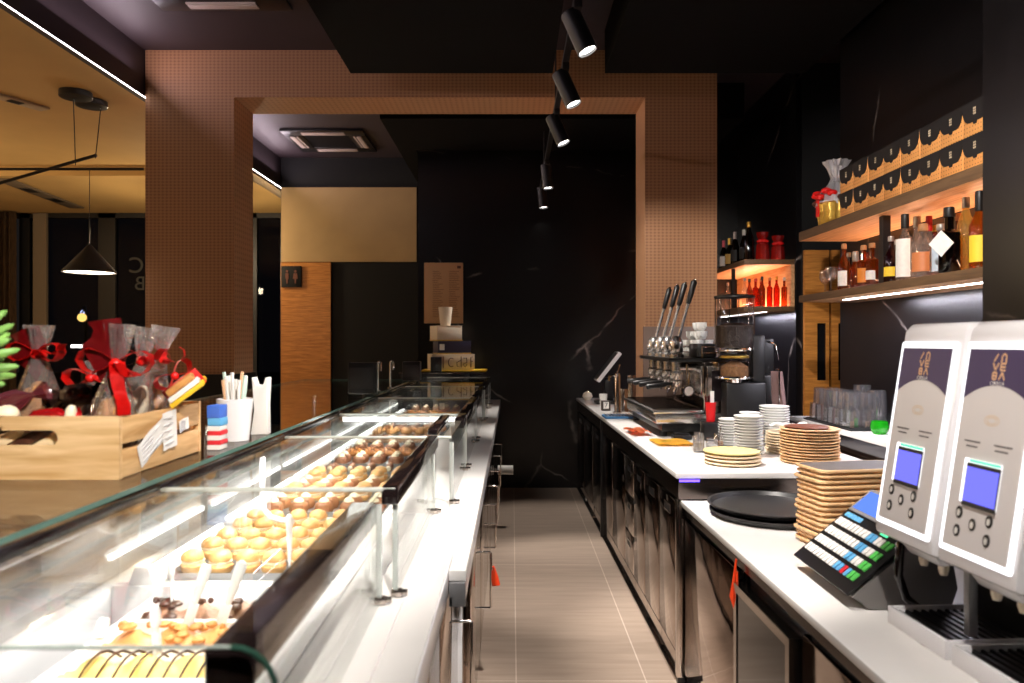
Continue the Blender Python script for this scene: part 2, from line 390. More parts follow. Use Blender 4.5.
# wallpapered arch
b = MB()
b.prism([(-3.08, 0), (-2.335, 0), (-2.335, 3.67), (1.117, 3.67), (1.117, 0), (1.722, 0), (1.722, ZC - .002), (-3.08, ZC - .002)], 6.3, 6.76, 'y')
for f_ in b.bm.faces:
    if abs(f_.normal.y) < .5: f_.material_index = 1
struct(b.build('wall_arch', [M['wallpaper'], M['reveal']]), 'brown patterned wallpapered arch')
wallbox('trim_2', -3.1, 6.27, 0, -2.32, 6.79, 1.345, M['plasticblack'], 'black skirting panel around the arch foot')
wallbox('trim_3', 1.1, 6.275, 0, 1.74, 6.299, 1.745, pbr('rose_grey_panel', (132, 112, 102), .25), 'greyish splash panel on the arch column')
# back of the room
wallbox('wall_back', -1.04, 8.3, 0, 3.3, 8.45, ZC, M['marble'], 'black veined marble back wall')
wallbox('wall_return', -1.04, 8.45, 0, -.9, 10.0, ZC, M['black'])
wallbox('wall_corridor', -3.08, 10.0, 0, -.9, 10.12, ZC, M['black'], 'black corridor wall')
wallbox('trim_4', -3.07, 9.975, 2.68, -1.27, 9.999, 3.67, M['beige'], 'beige panel above the oak door')
b = MB().box(-3.07, 9.96, 0, -2.41, 9.999, 2.67)
struct(b.build('door_1', M['oak']), 'oak restroom door panel')
# right side walls
wallbox('wall_right', 2.35, 3.1, 0, 2.5, 5.37, ZC, M['marble'], 'black marble back bar wall')
wallbox('wall_right_far', 2.5, 6.6, 0, 2.549, 8.299, ZC, M['marble'], 'black marble wall behind the far shelf')
wallbox('wall_pillar', 1.945, -1.0, 0, 2.7, 3.099, ZC, M['marble'], 'dark marble pillar')
wallbox('wall_recess_side', 3.3, 3.1, 0, 3.4, 8.4, ZC, M['black'])
wallbox('wall_recess', 2.55, 6.6, 0, 3.3, 6.72, ZC, M['black'])
wallbox('wall_front', -8.2, -1.9, 0, 4, -1.8, ZC, M['black'])
wallbox('wall_left', -8.3, -1.8, 0, -8.2, 11.9, ZC, M['beige'])
wallbox('wall_right_near', 3.9, -1.8, 0, 4, 3.1, ZC, M['black'])
# oak swing doors with small windows in the recess
for x0, x1 in ((2.56, 2.775), (2.795, 3.25)):
    g = (x1 - x0)
    w0, w1 = (x0 + .11, x0 + .19) if g < .3 else (x0 + .06, x0 + .14)
    b = MB()
    b.box(x0, 6.56, 0, w0, 6.598, 2.42); b.box(w1, 6.56, 0, x1, 6.598, 2.42)
    b.box(w0, 6.56, 0, w1, 6.598, 1.28); b.box(w0, 6.56, 1.78, w1, 6.598, 2.42)
    d = struct(b.build('door_2' if g < .3 else 'door_3', M['oak']), 'oak swing door leaf with slim window')
    MB().box(w0, 6.578, 1.28, w1, 6.588, 1.78).build('door_pane', pbr('dark_door_glass', (24, 24, 26), .1), d)
# window wall
Yw = 11.4
b = MB()
for x0, x1 in ((-7.49, -7.33), (-6.29, -6.03), (-5.0, -4.86), (-3.96, -3.88), (-3.52, -3.2)):
    b.box(x0, Yw, 0, x1, Yw + .09, 3.6)
b.box(-7.78, Yw, 3.5, -3.1, Yw + .09, 3.66); b.box(-7.78, Yw, 0, -3.1, Yw + .09, .35)
w = struct(b.build('window_1', M['plasticblack']), 'dark framed shop window at night')
MB().box(-7.5, Yw + .04, .35, -3.15, Yw + .05, 3.5).build('window_pane', M['winglass'], w)
MB().box(-7.25, Yw - .05, .3, -7.05, Yw - .001, 3.56).build('window_post', pbr('grey_brown_post', (118, 104, 86), .6), w)
wallbox('wall_window_end', -8.2, Yw, 0, -7.78, Yw + .1, 3.7, M['beige'])
wallbox('wall_window_corner', -3.1, Yw, 0, -.9, Yw + .1, ZC, M['black'])
# letters on the window, read from outside
for body, px, py, sz in (('C', 136, 266, .34), ('B', 140, 284, .30)):
    p = at(px, py, Yw + .03)
    text('window_lettering', body, sz, pbr('grey_vinyl', (60, 60, 56), .7), (p.x, Yw + .035, p.z), (PI / 2, 0, 0), w, mirror=True)
# folded drape
def fold(n, x0, x1, y, z0, z1, amp):
    return [[(x0 + (x1 - x0) * i / n, y + amp * math.sin(i * 1.3), z) for i in range(n + 1)] for z in (z0, z1)]
o = MB().sheet(fold(40, -8.15, -7.42, Yw - .22, .02, 3.56, .05), .01).build('curtain', M['curtain'])
tag(o, 'brown floor length drape beside the night window', 'curtain')
# street lights outside
for px, py, Y, r, m_, l_ in ((82, 317.5, 30, .17, 'cityyellow', 'yellow street lamp glowing outside the window'), (83, 312.5, 31, .1, 'citywhite', 'small white street lamp outside, just above the yellow one')):
    p = at(px, py, Y)
    t = thing('street_lamp', l_, 'street lamp', (p.x, p.y, 0))
    MB().cyl((0, .25, 0), (0, .25, p.z + .2), .06, .04, 10).build('pole', M['plasticblack'], t)
    MB().ell((0, 0, p.z), (r, r, r)).build('globe', M[m_], t)
    MB().tube([(0, .25, p.z + .2), (0, .15, p.z + .3), (0, 0, p.z + .2), (0, 0, p.z + r * .8)], .03).build('arm', M['plasticblack'], t)
wallbox('outside_ground', -30, 11.9, -.12, 6, 40, -.02, pbr('asphalt', (40, 40, 42), .9))

# ================================================================ CEILING FITTINGS
# led line along the fascia
o = MB().box(-3.096, -1.6, 3.675, -3.0915, 11.3, 3.6795).build('ceiling_led_strip', M['ledwhite'])
tag(o, 'thin white LED line along the plum ceiling fascia', 'light strip', None, 'thing')
def cassette(cx, cy, label):
    t = thing('air_conditioner_cassette', label, 'air conditioner', (cx, cy, ZC - .03))
    s = .475
    b = MB()
    for x0, y0, x1, y1 in ((-s, -s, s, -s + .2), (-s, s - .2, s, s), (-s, -s + .2, -s + .2, s - .2), (s - .2, -s + .2, s, s - .2)):
        b.box(x0, y0, 0, x1, y1, .028, 0, .004)
    b.build('frame', M['plasticblack'], t)
    g = MB()
    for k in range(14): g.box(-.27, -.26 + k * .04, .008, .27, -.245 + k * .04, .02)
    g.build('grille', M['plasticblack'], t)
    for a in range(4):
        b = MB(); b.M = Matrix.Rotation(a * PI / 2, 4, 'Z')
        b.box(-.25, -.42, -.012, .25, -.36, 0, 0, .004); b.box(-.25, -.345, -.01, .25, -.325, 0)
        b.build('louvre', pbr('pale_louvre', (196, 180, 172), .5), t)
    return t
cassette(-2.08, 5.02, 'black ceiling air conditioner in front of the arch')
cassette(-2.2, 9.1, 'black ceiling air conditioner beyond the arch')
# track with spots
t = thing('lighting_track', 'black suspended lighting track running through the arch', 'light track', (.32, 4.6, 3.28))
MB().box(-.018, -5.2, 0, .018, 3.65, .035).build('rail', M['plasticblack'], t)
for y in (-4.4, -1.6, .9): MB().cyl((0, y, .035), (0, y, .785), .006, None, 8).build('suspension_rod', M['plasticblack'], t)
for y in (2.9,): MB().cyl((0, y, .035), (0, y, .445), .006, None, 8).build('suspension_rod', M['plasticblack'], t)
SP = [(4.0, (1.2, 4.6, 1.0), 'nearest the till, largest in view'), (4.5, (1.4, 6.3, 1.7), 'second along the track'), (5.38, (.56, 5.2, 0), 'third along the track before the arch'), (6.9, (.35, 6.6, 0), 'fourth along the track past the arch'), (7.9, (-.62, 7.75, 1.6), 'at the far end of the track')]
SP[0] = (3.68, (1.3, 3.9, .9), 'first along the track, largest in view')
for y, tg, w_ in SP + [(2.6, (-.5, 2.6, 1), 'over the display ledge'), (1.95, (.5, 3.3, 0), 'over the near aisle'), (1.3, (2.0, 3.9, 2.35), 'turned to the bar shelves'), (0.6, (.98, 1.75, 1.15), 'over the drink dispensers'), (0.1, (-1.1, 1.75, 1.4), 'over the wooden crate')]:
    t = thing('track_spotlight', 'black cylinder spotlight ' + w_, 'spotlight', (.32, y, 3.275), group='track spotlights')
    d = (Vector(tg) - Vector((.32, y, 3.12))).normalized()
    if y > 3.4: d = Vector((.42, -.12, -1)).normalized() if y < 6.5 else Vector((.1, -.05, -1)).normalized()
    c0 = Vector((0, 0, -.12)); q = d.to_track_quat('-Z', 'Y').to_matrix().to_4x4()
    MB().box(-.02, -.06, -.04, .02, .06, 0, 0, .003).build('adapter', M['plasticblack'], t)
    MB().cyl((0, 0, -.03), (0, 0, -.1), .012, None, 10).build('stem', M['plasticblack'], t)
    b = MB(); b.M = Matrix.Translation(c0) @ q
    b.lathe([(.0, .09), (.046, .09), (.05, .085), (.05, -.125), (.046, -.13), (.044, -.112), (.0, -.112)], seg=24)
    b.build('housing', M['plasticblack'], t)
    b = MB(); b.M = Matrix.Translation(c0) @ q
    b.lathe([(.043, -.116), (.0, -.118)], seg=24); b.build('lens', M['lens'], t)
    wp = Vector((.32, y, 3.275)) + c0 + d * .15
    spot('spot_beam', wp, tg, {3.68: 230, 4.5: 105, 5.38: 200, 6.9: 90, 7.9: 75, 2.6: 130, 1.3: 260, .1: 300, .6: 120, 1.95: 220}[y], size={1.3: 46, 5.38: 46}.get(y, 56 if y < 6 else 44 if y < 7 else 34))
# pendant composition in the dining area
t = thing('pendant_lamp', 'black cone pendant lamp strung from two round ceiling canopies', 'pendant lamp', (-3.6, 6.3, 3.68))
for y in (-.11, .12): MB().lathe([(0, 0), (.125, 0), (.125, -.045), (.118, -.05), (0, -.05)], (0, y, -.001), 28).build('canopy', M['plasticblack'], t)
MB().tube([(-.02, -.11, -.05), (-.02, -.08, -.6)], .004).build('cord', M['plasticblack'], t)
MB().tube([(.08, .12, -.05), (.09, .06, -.3), (.1, 0, -.52)], .004).build('cord', M['plasticblack'], t)
MB().tube([(-1.4, .05, -.6), (.48, .05, -.6)], .012).build('rod', M['plasticblack'], t)
MB().tube([(-.85, -.02, -.78), (.12, -.02, -.5)], .014).build('rod', M['plasticblack'], t)
MB().tube([(.04, .02, -.6), (.04, .02, -1.25)], .003).build('cord', M['plasticblack'], t)
sh = MB().lathe([(.0, -1.24), (.012, -1.245), (.205, -1.47), (.205, -1.482), (.198, -1.478), (.01, -1.26), (0, -1.26)], (.04, .02, 0), 32).build('shade', pbr('brown_black_shade', (16, 12, 11), .7), t)
MB().lathe([(.192, -1.476), (.192, -1.47), (0, -1.46)], (.04, .02, 0), 32).build('diffuser', emit('pendant_glow', (1, .86, .68), 5), sh)
point('pendant_bulb', (-3.56, 6.32, 2.13), 22, (1, .8, .58), .12)
def bar(name, p0, p1, w, m, label, cat, th=.02):
    p0, p1 = Vector(p0), Vector(p1); d = p1 - p0
    t = thing('air_vent', label, cat, p0, math.atan2(d.y, d.x))
    L_ = d.length
    MB().box(0, -w / 2, -th, L_, w / 2, 0, 0, .003).build('housing', m, t)
    b = MB()
    for k in range(2): b.box(L_ * (.25 + .35 * k), -w * .3, -th - .004, L_ * (.25 + .35 * k) + L_ * .14, w * .3, -th)
    b.build('slot', M['plasticblack'], t)
bar('slot_diffuser', (-6.1, 8.98, 3.573), (-6.32, 10.9, 3.573), .2, pbr('dim_taupe', (110, 96, 78), .7), 'taupe slot diffuser crossing the lower ochre ceiling', 'air vent')
bar('slot_diffuser', (-4.45, 5.9, 3.678), (-4.12, 6.62, 3.678), .13, pbr('pale_taupe', (170, 150, 124), .7), 'pale slot diffuser on the ochre ceiling near the canopies', 'air vent')
p = at(83, 345.5, 10.6)  # added glowing bar on a stand, imitating an LED line mirrored in the window
t = thing('led_line_reflection', 'short white glowing bar standing in for an LED reflection by the night window', 'led reflection', (p.x, p.y, 0))
MB().box(-.16, -.02, p.z - .03, .16, .02, p.z + .01).build('tube', emit('led_reflection_glow', (1, .97, .95), 3), t)
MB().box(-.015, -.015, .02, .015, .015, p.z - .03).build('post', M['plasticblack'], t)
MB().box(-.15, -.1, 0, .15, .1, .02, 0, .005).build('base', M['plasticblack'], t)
# restroom sign
t = thing('restroom_sign', 'square black restroom sign with two figures on the oak door', 'sign', (-2.925, 9.945, 2.48))
MB().box(-.135, -.008, -.14, .135, .012, .14, 0, .004).build('plate', pbr('sign_black', (14, 12, 12), .8), t)
for sx, sk in ((-.055, 0), (.055, 1)):
    b = MB(); b.cyl((sx, -.012, .07), (sx, -.008, .07), .017, None, 16)
    b.prism([(sx - .022, .045), (sx + .022, .045), (sx + (.034 if sk else .02), -.03), (sx + .012, -.03), (sx + .01, -.09), (sx - .01, -.09), (sx - .012, -.03), (sx - (.034 if sk else .02), -.03)], -.012, -.008, 'y')
    b.build('pictogram', pbr('copper_print', (112, 66, 52), .6), t)
# menu board on the marble
t = thing('hanging_menu_board', 'tall beige drinks menu board on the black marble wall', 'menu board', (-.755, 8.28, 2.155))
MB().box(-.215, -.004, -.335, .215, .018, .335, 0, .003).build('panel', pbr('menu_beige', (206, 168, 130), .5), t)
random.seed(3)
b = MB()
for col in (-.12, .06):
    b = MB()
    for k in range(26):
        b.box(col, -.0055, .235 - k * .02, col + random.uniform(.06, .12), -.004, .241 - k * .02)
    b.build('menu_lettering', pbr('menu_text', (150, 112, 84), .6), t)
b = MB(); b.box(.15, -.0055, .27, .19, -.004, .3); b.build('emblem', pbr('menu_emblem', (96, 66, 60), .6), t)
# ================================================================ RIGHT COUNTER
RA = .0145
def rl(x, y, z=0):
    return Vector((.785 + x * math.cos(RA) - y * math.sin(RA), 3.54 + x * math.sin(RA) + y * math.cos(RA), z))
def rthing(name, label, cat, x, y, z=0, group=None, rz=0): return thing(name, label, cat, rl(x, y, z), RA + rz, group)
# worktops
t = rthing('counter_worktop', 'white composite worktop of the raised coffee counter', 'worktop', 0, 0)
MB().prism([(-.01, 0), (1.06, 0), (1.06, 2.70), (.295, 2.70), (.295, 3.33), (.9, 3.33), (.9, 4.71), (-.01, 4.71)], .972, 1.0, 'z', 0, .003).build('slab', M['white'], t)
MB().prism([(.0, 0), (1.06, 0), (1.06, .03), (.03, .03), (.03, 4.71), (0, 4.71)], .875, .971, 'z').build('fascia', M['darksteel'], t)
MB().box(.005, -.006, .958, .1, -.001, .968).build('indicator_light', M['blueled'], t)
t = rthing('counter_worktop', 'lower white worktop carrying the till and trays', 'worktop', 0, 0)
MB().prism([(.01, -2.6), (1.07, -2.6), (1.07, -.003), (.01, -.003)], .845, .87, 'z', 0, .003).build('slab', M['white'], t)
MB().box(.03, -2.6, .80, .05, -.003, .844).build('fascia', M['darksteel'], t)
def pull(b, x, y0, y1, z, h=.035):
    b.box(x - .004, y0, z - .006, x + .003, y1, z); b.box(x - .004, y0, z + h, x + .003, y1, z + h + .006); b.box(x - .004, y0 - .006, z - .006, x + .003, y0, z + h + .006); b.box(x - .004, y1, z - .006, x + .003, y1 + .006, z + h + .006)
def cabinet(label, y0, y1, z0, z1, depth, mat, drawers=0, x0=0, handle=True, group='steel cabinets under the coffee counter'):
    w = y1 - y0
    t = rthing('bar_cabinet', label, 'cabinet', x0, y0, 0, group)
    MB().box(.032, 0, .112, depth, w, z1 + .02).build('body', M['plasticblack'], t)
    MB().box(.015, 0, 0, depth, w, .108).build('plinth', M['mirror'], t)
    MB().box(-.006, .001, 0, .0145, w - .001, .016, 0, .003).build('floor_trim', M['steel'], t)
    n = max(1, drawers); hh = (z1 - z0) / n
    for k in range(n):
        d = MB().box(0, .013, z0 + k * hh + .006, .03, w - .013, z0 + (k + 1) * hh - .006, 0, .005).build('drawer' if drawers else 'door', mat, t)
        if handle:
            b = MB(); hz = z0 + (k + 1) * hh - .085
            pull(b, 0, w * .3, w * .62, hz)
            hd = b.build('handle', M['chrome'], d)
            MB().box(-.002, w * .3, hz, .002, w * .62, hz + .035).build('handle_recess', M['plasticblack'], d)
    return t
cabinet('polished steel cabinet with pull, at the step down to the lower worktop', .05, .43, .13, .86, .75, M['mirror'])
cabinet('polished steel cabinet with pull, second from the step in the counter', .435, .83, .13, .86, .75, M['mirror'])
cabinet('polished steel cabinet with pull, third from the step in the counter', .835, 1.2, .13, .86, .75, M['mirror'])
cabinet('steel drawer unit of three drawers under the coffee machine', 1.205, 1.53, .13, .86, .75, M['steel'], 3)
cabinet('plain steel cabinet without handle, next beyond the drawer unit', 1.535, 2.1, .13, .86, .75, M['mirror'], 0, 0, False)
cabinet('plain steel cabinet without handle, beside the black upright', 2.105, 2.66, .13, .86, .75, M['mirror'], 0, 0, False)
o = MB().box(-.012, 2.672, 0, .28, 2.70, .872, 0, .002).box(-.012, 2.672, .8725, -.002, 2.70, .97); o = o.build('counter_upright', M['plasticblack']); o.location = rl(0, 0); o.rotation_euler = (0, 0, RA)
tag(o, 'black upright panel splitting the long steel counter', 'panel')
cabinet('dark steel cabinet just beyond the black upright', 2.71, 3.3, .13, .86, .28, M['darksteel'], group='far cabinets')
cabinet('dark steel cabinet, middle one of the far section', 3.35, 4.0, .13, .86, .75, M['darksteel'], group='far cabinets')
cabinet('dark steel cabinet against the black marble back wall', 4.005, 4.69, .13, .86, .75, M['darksteel'], group='far cabinets')
# corner post at the step
t = rthing('corner_post', 'tall narrow steel corner post at the counter step', 'post', -.005, .004)
MB().box(0, 0, .03, .05, .042, .872, 0, .003).build('upright', M['steel'], t); MB().box(.004, .004, 0, .046, .038, .03).build('foot', M['plasticblack'], t)
# lower cabinets
cabinet('wide mirror steel cabinet under the black round trays', -.82, -.01, .05, .79, .8, pbr('wavy_steel', (176, 160, 150), .07, 1, bump=.25, scale=3), 0, .025, False, 'low cabinets')
t = rthing('undercounter_fridge', 'black glass fronted undercounter fridge with steel door frame', 'fridge', .0, -1.36)
MB().box(.06, 0, .06, .7, .52, .78, 0, .004).build('body', M['plasticblack'], t)
for x, y in ((.12, .06), (.12, .46), (.62, .06), (.62, .46)): MB().cyl((x, y, 0), (x, y, .06), .02).build('foot', M['plasticblack'], t)
d = MB().box(0, 0, .08, .055, .03, .755).box(0, .49, .08, .055, .52, .755).box(0, .03, .725, .055, .49, .755).box(0, .03, .08, .055, .49, .11).build('door', M['steel'], t)
MB().box(.004, .031, .111, .02, .489, .724).build('door_glass', pbr('black_glass', (16, 16, 18), .08, coat=.5), d)
cabinet('mirror steel cabinet below the till and drink dispensers', -2.5, -1.38, .05, .79, .8, M['mirror'], 0, .025, False, 'low cabinets')
o = MB().tube([rl(.012, -.835, .835), rl(.006, -.83, .77), rl(-.004, -.832, .70), rl(.004, -.838, .655), rl(.016, -.834, .70), rl(.014, -.836, .79)], [.004, .005, .008, .009, .006, .004], 10).build('rubber_strap', M['orange'])
tag(o, 'orange red loop strap hanging beside the black fridge', 'strap')
# ---------------------------------------------------------------- round black trays
def tray_round(z, x, y, label):
    t = thing('serving_tray', label, 'tray', (x, y, z), 0, 'black round serving trays')
    MB().lathe([(0, 0), (.235, 0), (.25, .004), (.262, .02), (.266, .02), (.262, .026), (.256, .025), (.246, .008), (0, .007)], seg=56).build('dish', M['plasticblack'], t)
    MB().lathe([(.262, .0265), (.268, .0255), (.268, .0225), (.263, .021)], seg=56).build('rim', pbr('black_rubber_rim', (40, 36, 35), .5), t)
tray_round(.871, 1.125, 3.225, 'lower of two black round serving trays on the white worktop')
tray_round(.8985, 1.12, 3.24, 'upper of two black round serving trays on the white worktop')
# ---------------------------------------------------------------- rectangular wood and slate trays
def rrect(w, d, r, n=4):
    pts = []
    for cx, cy, a0 in ((w - r, d - r, 0), (r, d - r, 90), (r, r, 180), (w - r, r, 270)):
        for k in range(n + 1):
            a = R(a0 + 90 * k / n); pts.append((cx + r * math.cos(a), cy + r * math.sin(a)))
    return pts
random.seed(5)
t0 = thing('presentation_tray', 'topmost dark topped wooden tray of the stack beside the till', 'tray', (1.102, 2.665, .872 + 14 * .0192), .17, 'wooden trays stacked beside the till')
b = MB(); b.prism([(x + .012, y + .012) for x, y in rrect(.356, .176, .03)], 0, .009, 'z')
b.prism(rrect(.38, .2, .035), .009, .0185, 'z', 0, .002)
b.build('wooden_tray', M['board'], t0)
MB().prism([(x + .012, y + .012) for x, y in rrect(.356, .176, .028)], .0186, .0191, 'z').build('slate_inlay', M['slate'], t0)
ch = kids(t0)
for k in range(14):
    dup(t0, (1.102 + random.uniform(-.005, .005), 2.665 + random.uniform(-.004, .004), .872 + k * .0192), .17 + random.uniform(-.02, .02), 'wooden tray with pale edge within the stack beside the till, below the topmost', children=ch)
# ---------------------------------------------------------------- till with keypad
t = thing('cash_register', 'black keypad till with blue screen and rows of white keys', 'till', (.945, 2.285, .871), .0)
prof = [(.0, .035), (.24, .235), (.27, .235), (.3, .06), (.28, 0), (.05, 0), (.03, .02)]
MB().prism(prof, -.195, .195, 'y', 0, .006).build('casing', pbr('till_grey', (120, 116, 114), .4), t)
v = Vector((.24, 0, .2)).normalized(); n_ = Vector((-v.z, 0, v.x)); u = Vector((0, -1, 0))
def plane(o_): 
    m_ = Matrix.Identity(4)
    for i, a in enumerate((u, v, n_)):
        for k in range(3): m_[k][i] = a[k]
    m_.translation = Vector(o_); return m_
T = plane((-.006, 0, .042))
b = MB(); b.M = T; b.box(-.197, -.005, 0, .197, .315, .008, 0, .003); b.build('keypad_plate', M['plasticblack'], t)
rows = [(.035, 'wwwwwwwwwbbwwgg'), (.078, 'wwwwwwwwwbbwwgg'), (.121, 'wwwwwwwwwbbwwgg'), (.164, 'wwwwwwwwwbbwwgg')]
rows[0] = (.035, 'wwwwwwwwwbbrbgg')
for vv, s_ in rows:
    for k, c_ in enumerate(s_):
        b = MB(); b.M = T; uu = -.176 + k * .0236
        b.box(uu, vv, .008, uu + .0178, vv + .03, .0145, 0, .003, 2)
        b.build('key', M[{'w': 'keywhite', 'b': 'keyblue', 'g': 'keygreen', 'r': 'keyred'}[c_]], t)
for k in range(5):
    b = MB(); b.M = T; uu = -.176 + k * .023; b.box(uu, .203, .008, uu + .019, .222, .012, 0, .002, 1); b.build('key', M['keyblue'], t)
b = MB(); b.M = T; b.box(-.18, .228, .008, .05, .33, .016, 0, .004); sc = b.build('screen_bezel', pbr('bezel_grey', (140, 138, 138), .4), t)
b = MB(); b.M = T; b.box(-.165, .240, .0161, .03, .318, .0172); b.build('screen', M['screen2'], sc)
b = MB(); b.M = T; b.box(.06, .19, .008, .16, .235, .013, 0, .003); ib = b.build('indicator_block', M['plasticblack'], t)
b = MB(); b.M = T; b.box(.075, .2, .0131, .115, .225, .0145); b.build('indicator', M['greenled'], ib)
# ---------------------------------------------------------------- drink dispensers
def stroke(b, pts, w, z):
    for (a0, b0), (a1, b1) in zip(pts, pts[1:]):
        d = Vector((a1 - a0, b1 - b0)).normalized(); p = Vector((-d.y, d.x)) * w / 2
        vs = [b.v((a0 + p.x, b0 + p.y, z)), b.v((a0 - p.x, b0 - p.y, z)), b.v((a1 - p.x, b1 - p.y, z)), b.v((a1 + p.x, b1 + p.y, z))]
        b.f(vs)
def dispenser(loc, rz, label, hose):
    t = thing('drink_dispenser', label, 'drink dispenser', loc, rz, 'white drink dispensers')
    lean = Vector((.075, 0, .477)).normalized(); nn = Vector((-lean.z, 0, lean.x)); uu = Vector((0, -1, 0))
    W = .1245
    b = MB(); b.prism([(-.013, .245), (.072, .775), (.088, .795), (.45, .80), (.45, .26), (.12, .225), (.02, .235)], -W, W, 'y', 0, .017)
    b.build('shell', M['gloss'], t)
    T = Matrix.Identity(4)
    for i, a in enumerate((uu, lean, nn)):
        for k in range(3): T[k][i] = a[k]
    T.translation = Vector((-.0085, 0, .275))
    def pl(name, m, fn, par=t):
        b = MB(); b.M = T; fn(b); return b.build(name, m, par)
    pr = pl('lit_border', M['halo'], lambda b: b.prism([(x - .112, y) for x, y in rrect(.224, .478, .006)], 0, .004, 'z'))
    fp = pl('front_print', M['palegrey'], lambda b: b.box(-.1, .014, .004, .1, .462, .0055))
    def pur(b):
        pts = [(-.1, .462), (-.1, .348)] + [(-.1 + .2 * k / 16, .348 + .034 * (1 - ((k - 8) / 8) ** 2)) for k in range(1, 16)] + [(.1, .348), (.1, .462)]
        vs = [(x, y) for x, y in pts]
        for (x0, y0), (x1, y1) in zip(vs[1:-2], vs[2:-1]):
            b.f([b.v((x0, y0, .0061)), b.v((x1, y1, .0061)), b.v((x1, .462, .0061)), b.v((x0, .462, .0061))])
    pl('purple_print', M['purple'], pur, fp)
    def emb(b):
        z = .0068; s_ = .0105
        def at_(cx, cy, pts): stroke(b, [(cx + x * s_, cy + y * s_) for x, y in pts], .0042, z)
        at_(-.011, .443, [(-.7, -.8), (.3, .8)]); at_(.011, .443, [(-.9, -.8), (-.5, -.8), (-.65, .2), (-.3, .75), (.3, .75), (.65, .2), (.5, -.8), (.9, -.8)])
        at_(-.011, .423, [(-.8, .8), (0, -.7), (.8, .8)]); at_(.011, .423, [(.8, .7), (-.6, .7), (-.6, -.7), (.8, -.7)]); at_(.011, .423, [(-.6, 0), (.7, 0)])
        at_(-.011, .403, [(-.5, .7), (.5, .7), (.5, -.7), (-.5, -.7), (-.5, .7)]); at_(-.011, .403, [(-.5, 0), (.5, 0)]); at_(.011, .403, [(-.8, -.8), (0, .8), (.8, -.8)])
    pl('emblem', M['peach'], emb, fp)
    wd = text('brand_word', 'CIRILLA', .0125, M['paper'], (0, 0, 0), (0, 0, 0), fp, .0002)
    wd.data.transform(T @ Matrix.Translation((0, .386, .007)))
    pl('small_lettering', M['ink'], lambda b: [b.box(x0, y0, .0056, x0 + w_, y0 + .0035, .0062) for x0, y0, w_ in ((-.075, .252, .05), (-.068, .241, .036), (.018, .252, .052), (.022, .241, .038))], fp)
    pl('pale_emblem', pbr('faint_gold_print', (222, 196, 160), .4), lambda b: [stroke(b, [(.028 * math.cos(a) * k, .305 + .014 * math.sin(a) * k) for a in [2 * PI * i / 12 for i in range(13)]], .0016, .006) for k in (.5, .8)], fp)
    sc = pl('screen_frame', M['halo'], lambda b: b.box(-.062, .118, .0056, .05, .215, .008))
    pl('screen_surround', M['plasticblack'], lambda b: b.box(-.05, .112, .008, .052, .207, .0105), sc)
    pl('screen', M['screen'], lambda b: b.box(-.048, .122, .0105, .05, .198, .0112), sc)
    pl('status_light', M['greenled'], lambda b: b.box(-.045, .2085, .008, .05, .2145, .0095), sc)
    for x0, y0 in ((-.058, .093), (-.058, .052), (-.012, .075), (.036, .093), (.036, .052)):
        bb = pl('button', M['plasticblack'], lambda b: b.prism([(x0 + .0098 * math.cos(a), y0 + .0138 * math.sin(a)) for a in [2 * PI * i / 18 for i in range(18)]], .0055, .0075, 'z'))
        pl('button_face', M['keywhite'], lambda b: b.prism([(x0 + .0046 * math.cos(a), y0 - .001 + .0075 * math.sin(a)) for a in [2 * PI * i / 18 for i in range(18)]], .0075, .0088, 'z'), bb)
    b = MB(); b.prism([(.02, .24), (.14, .235), (.14, .205), (.05, .2)], -.07, .07, 'y', 0, .012); b.build('spout_housing', M['gloss'], t)
    for y in (-.04, .04): MB().lathe([(.012, .21), (.013, .19), (.009, .175), (0, .175)], (.075, y, 0), 14).build('nozzle', M['cream'], t)
    MB().box(.25, -.115, .0, .44, .115, .27, 0, .005).build('back_body', M['plasticblack'], t)
    MB().box(.085, -.118, .052, .108, -.098, .225, 0, .002).build('support_post', M['alu'], t)
    tr = MB()
    tr.box(.025, -.121, 0, .037, .121, .045, 0, .002); tr.box(.037, .111, 0, .245, .121, .045, 0, .002); tr.box(.037, -.121, 0, .245, -.111, .045, 0, .002); tr.box(.037, -.111, 0, .245, .111, .006)
    tr.build('drip_tray', M['gloss'], t)
    g = MB(); g.box(.038, -.11, .012, .245, .11, .03)
    for k in range(9): g.box(.045 + k * .022, -.11, .03, .052 + k * .022, .11, .036)
    g.build('drip_grid', M['plasticblack'], t)
    if hose:
        MB().tube([(.1, .135, .24), (.07, .138, .2), (.065, .138, .12), (.085, .138, .06), (.13, .138, .02)], .012, 10).build('hose', M['railblack'], t)
    return t
dispenser((.985, 1.88, .871), .06, 'white backlit drink dispenser next to the till, farther of two', True)
dispenser((1.005, 1.62, .871), .075, 'white backlit drink dispenser nearer the pillar, larger in view', False)
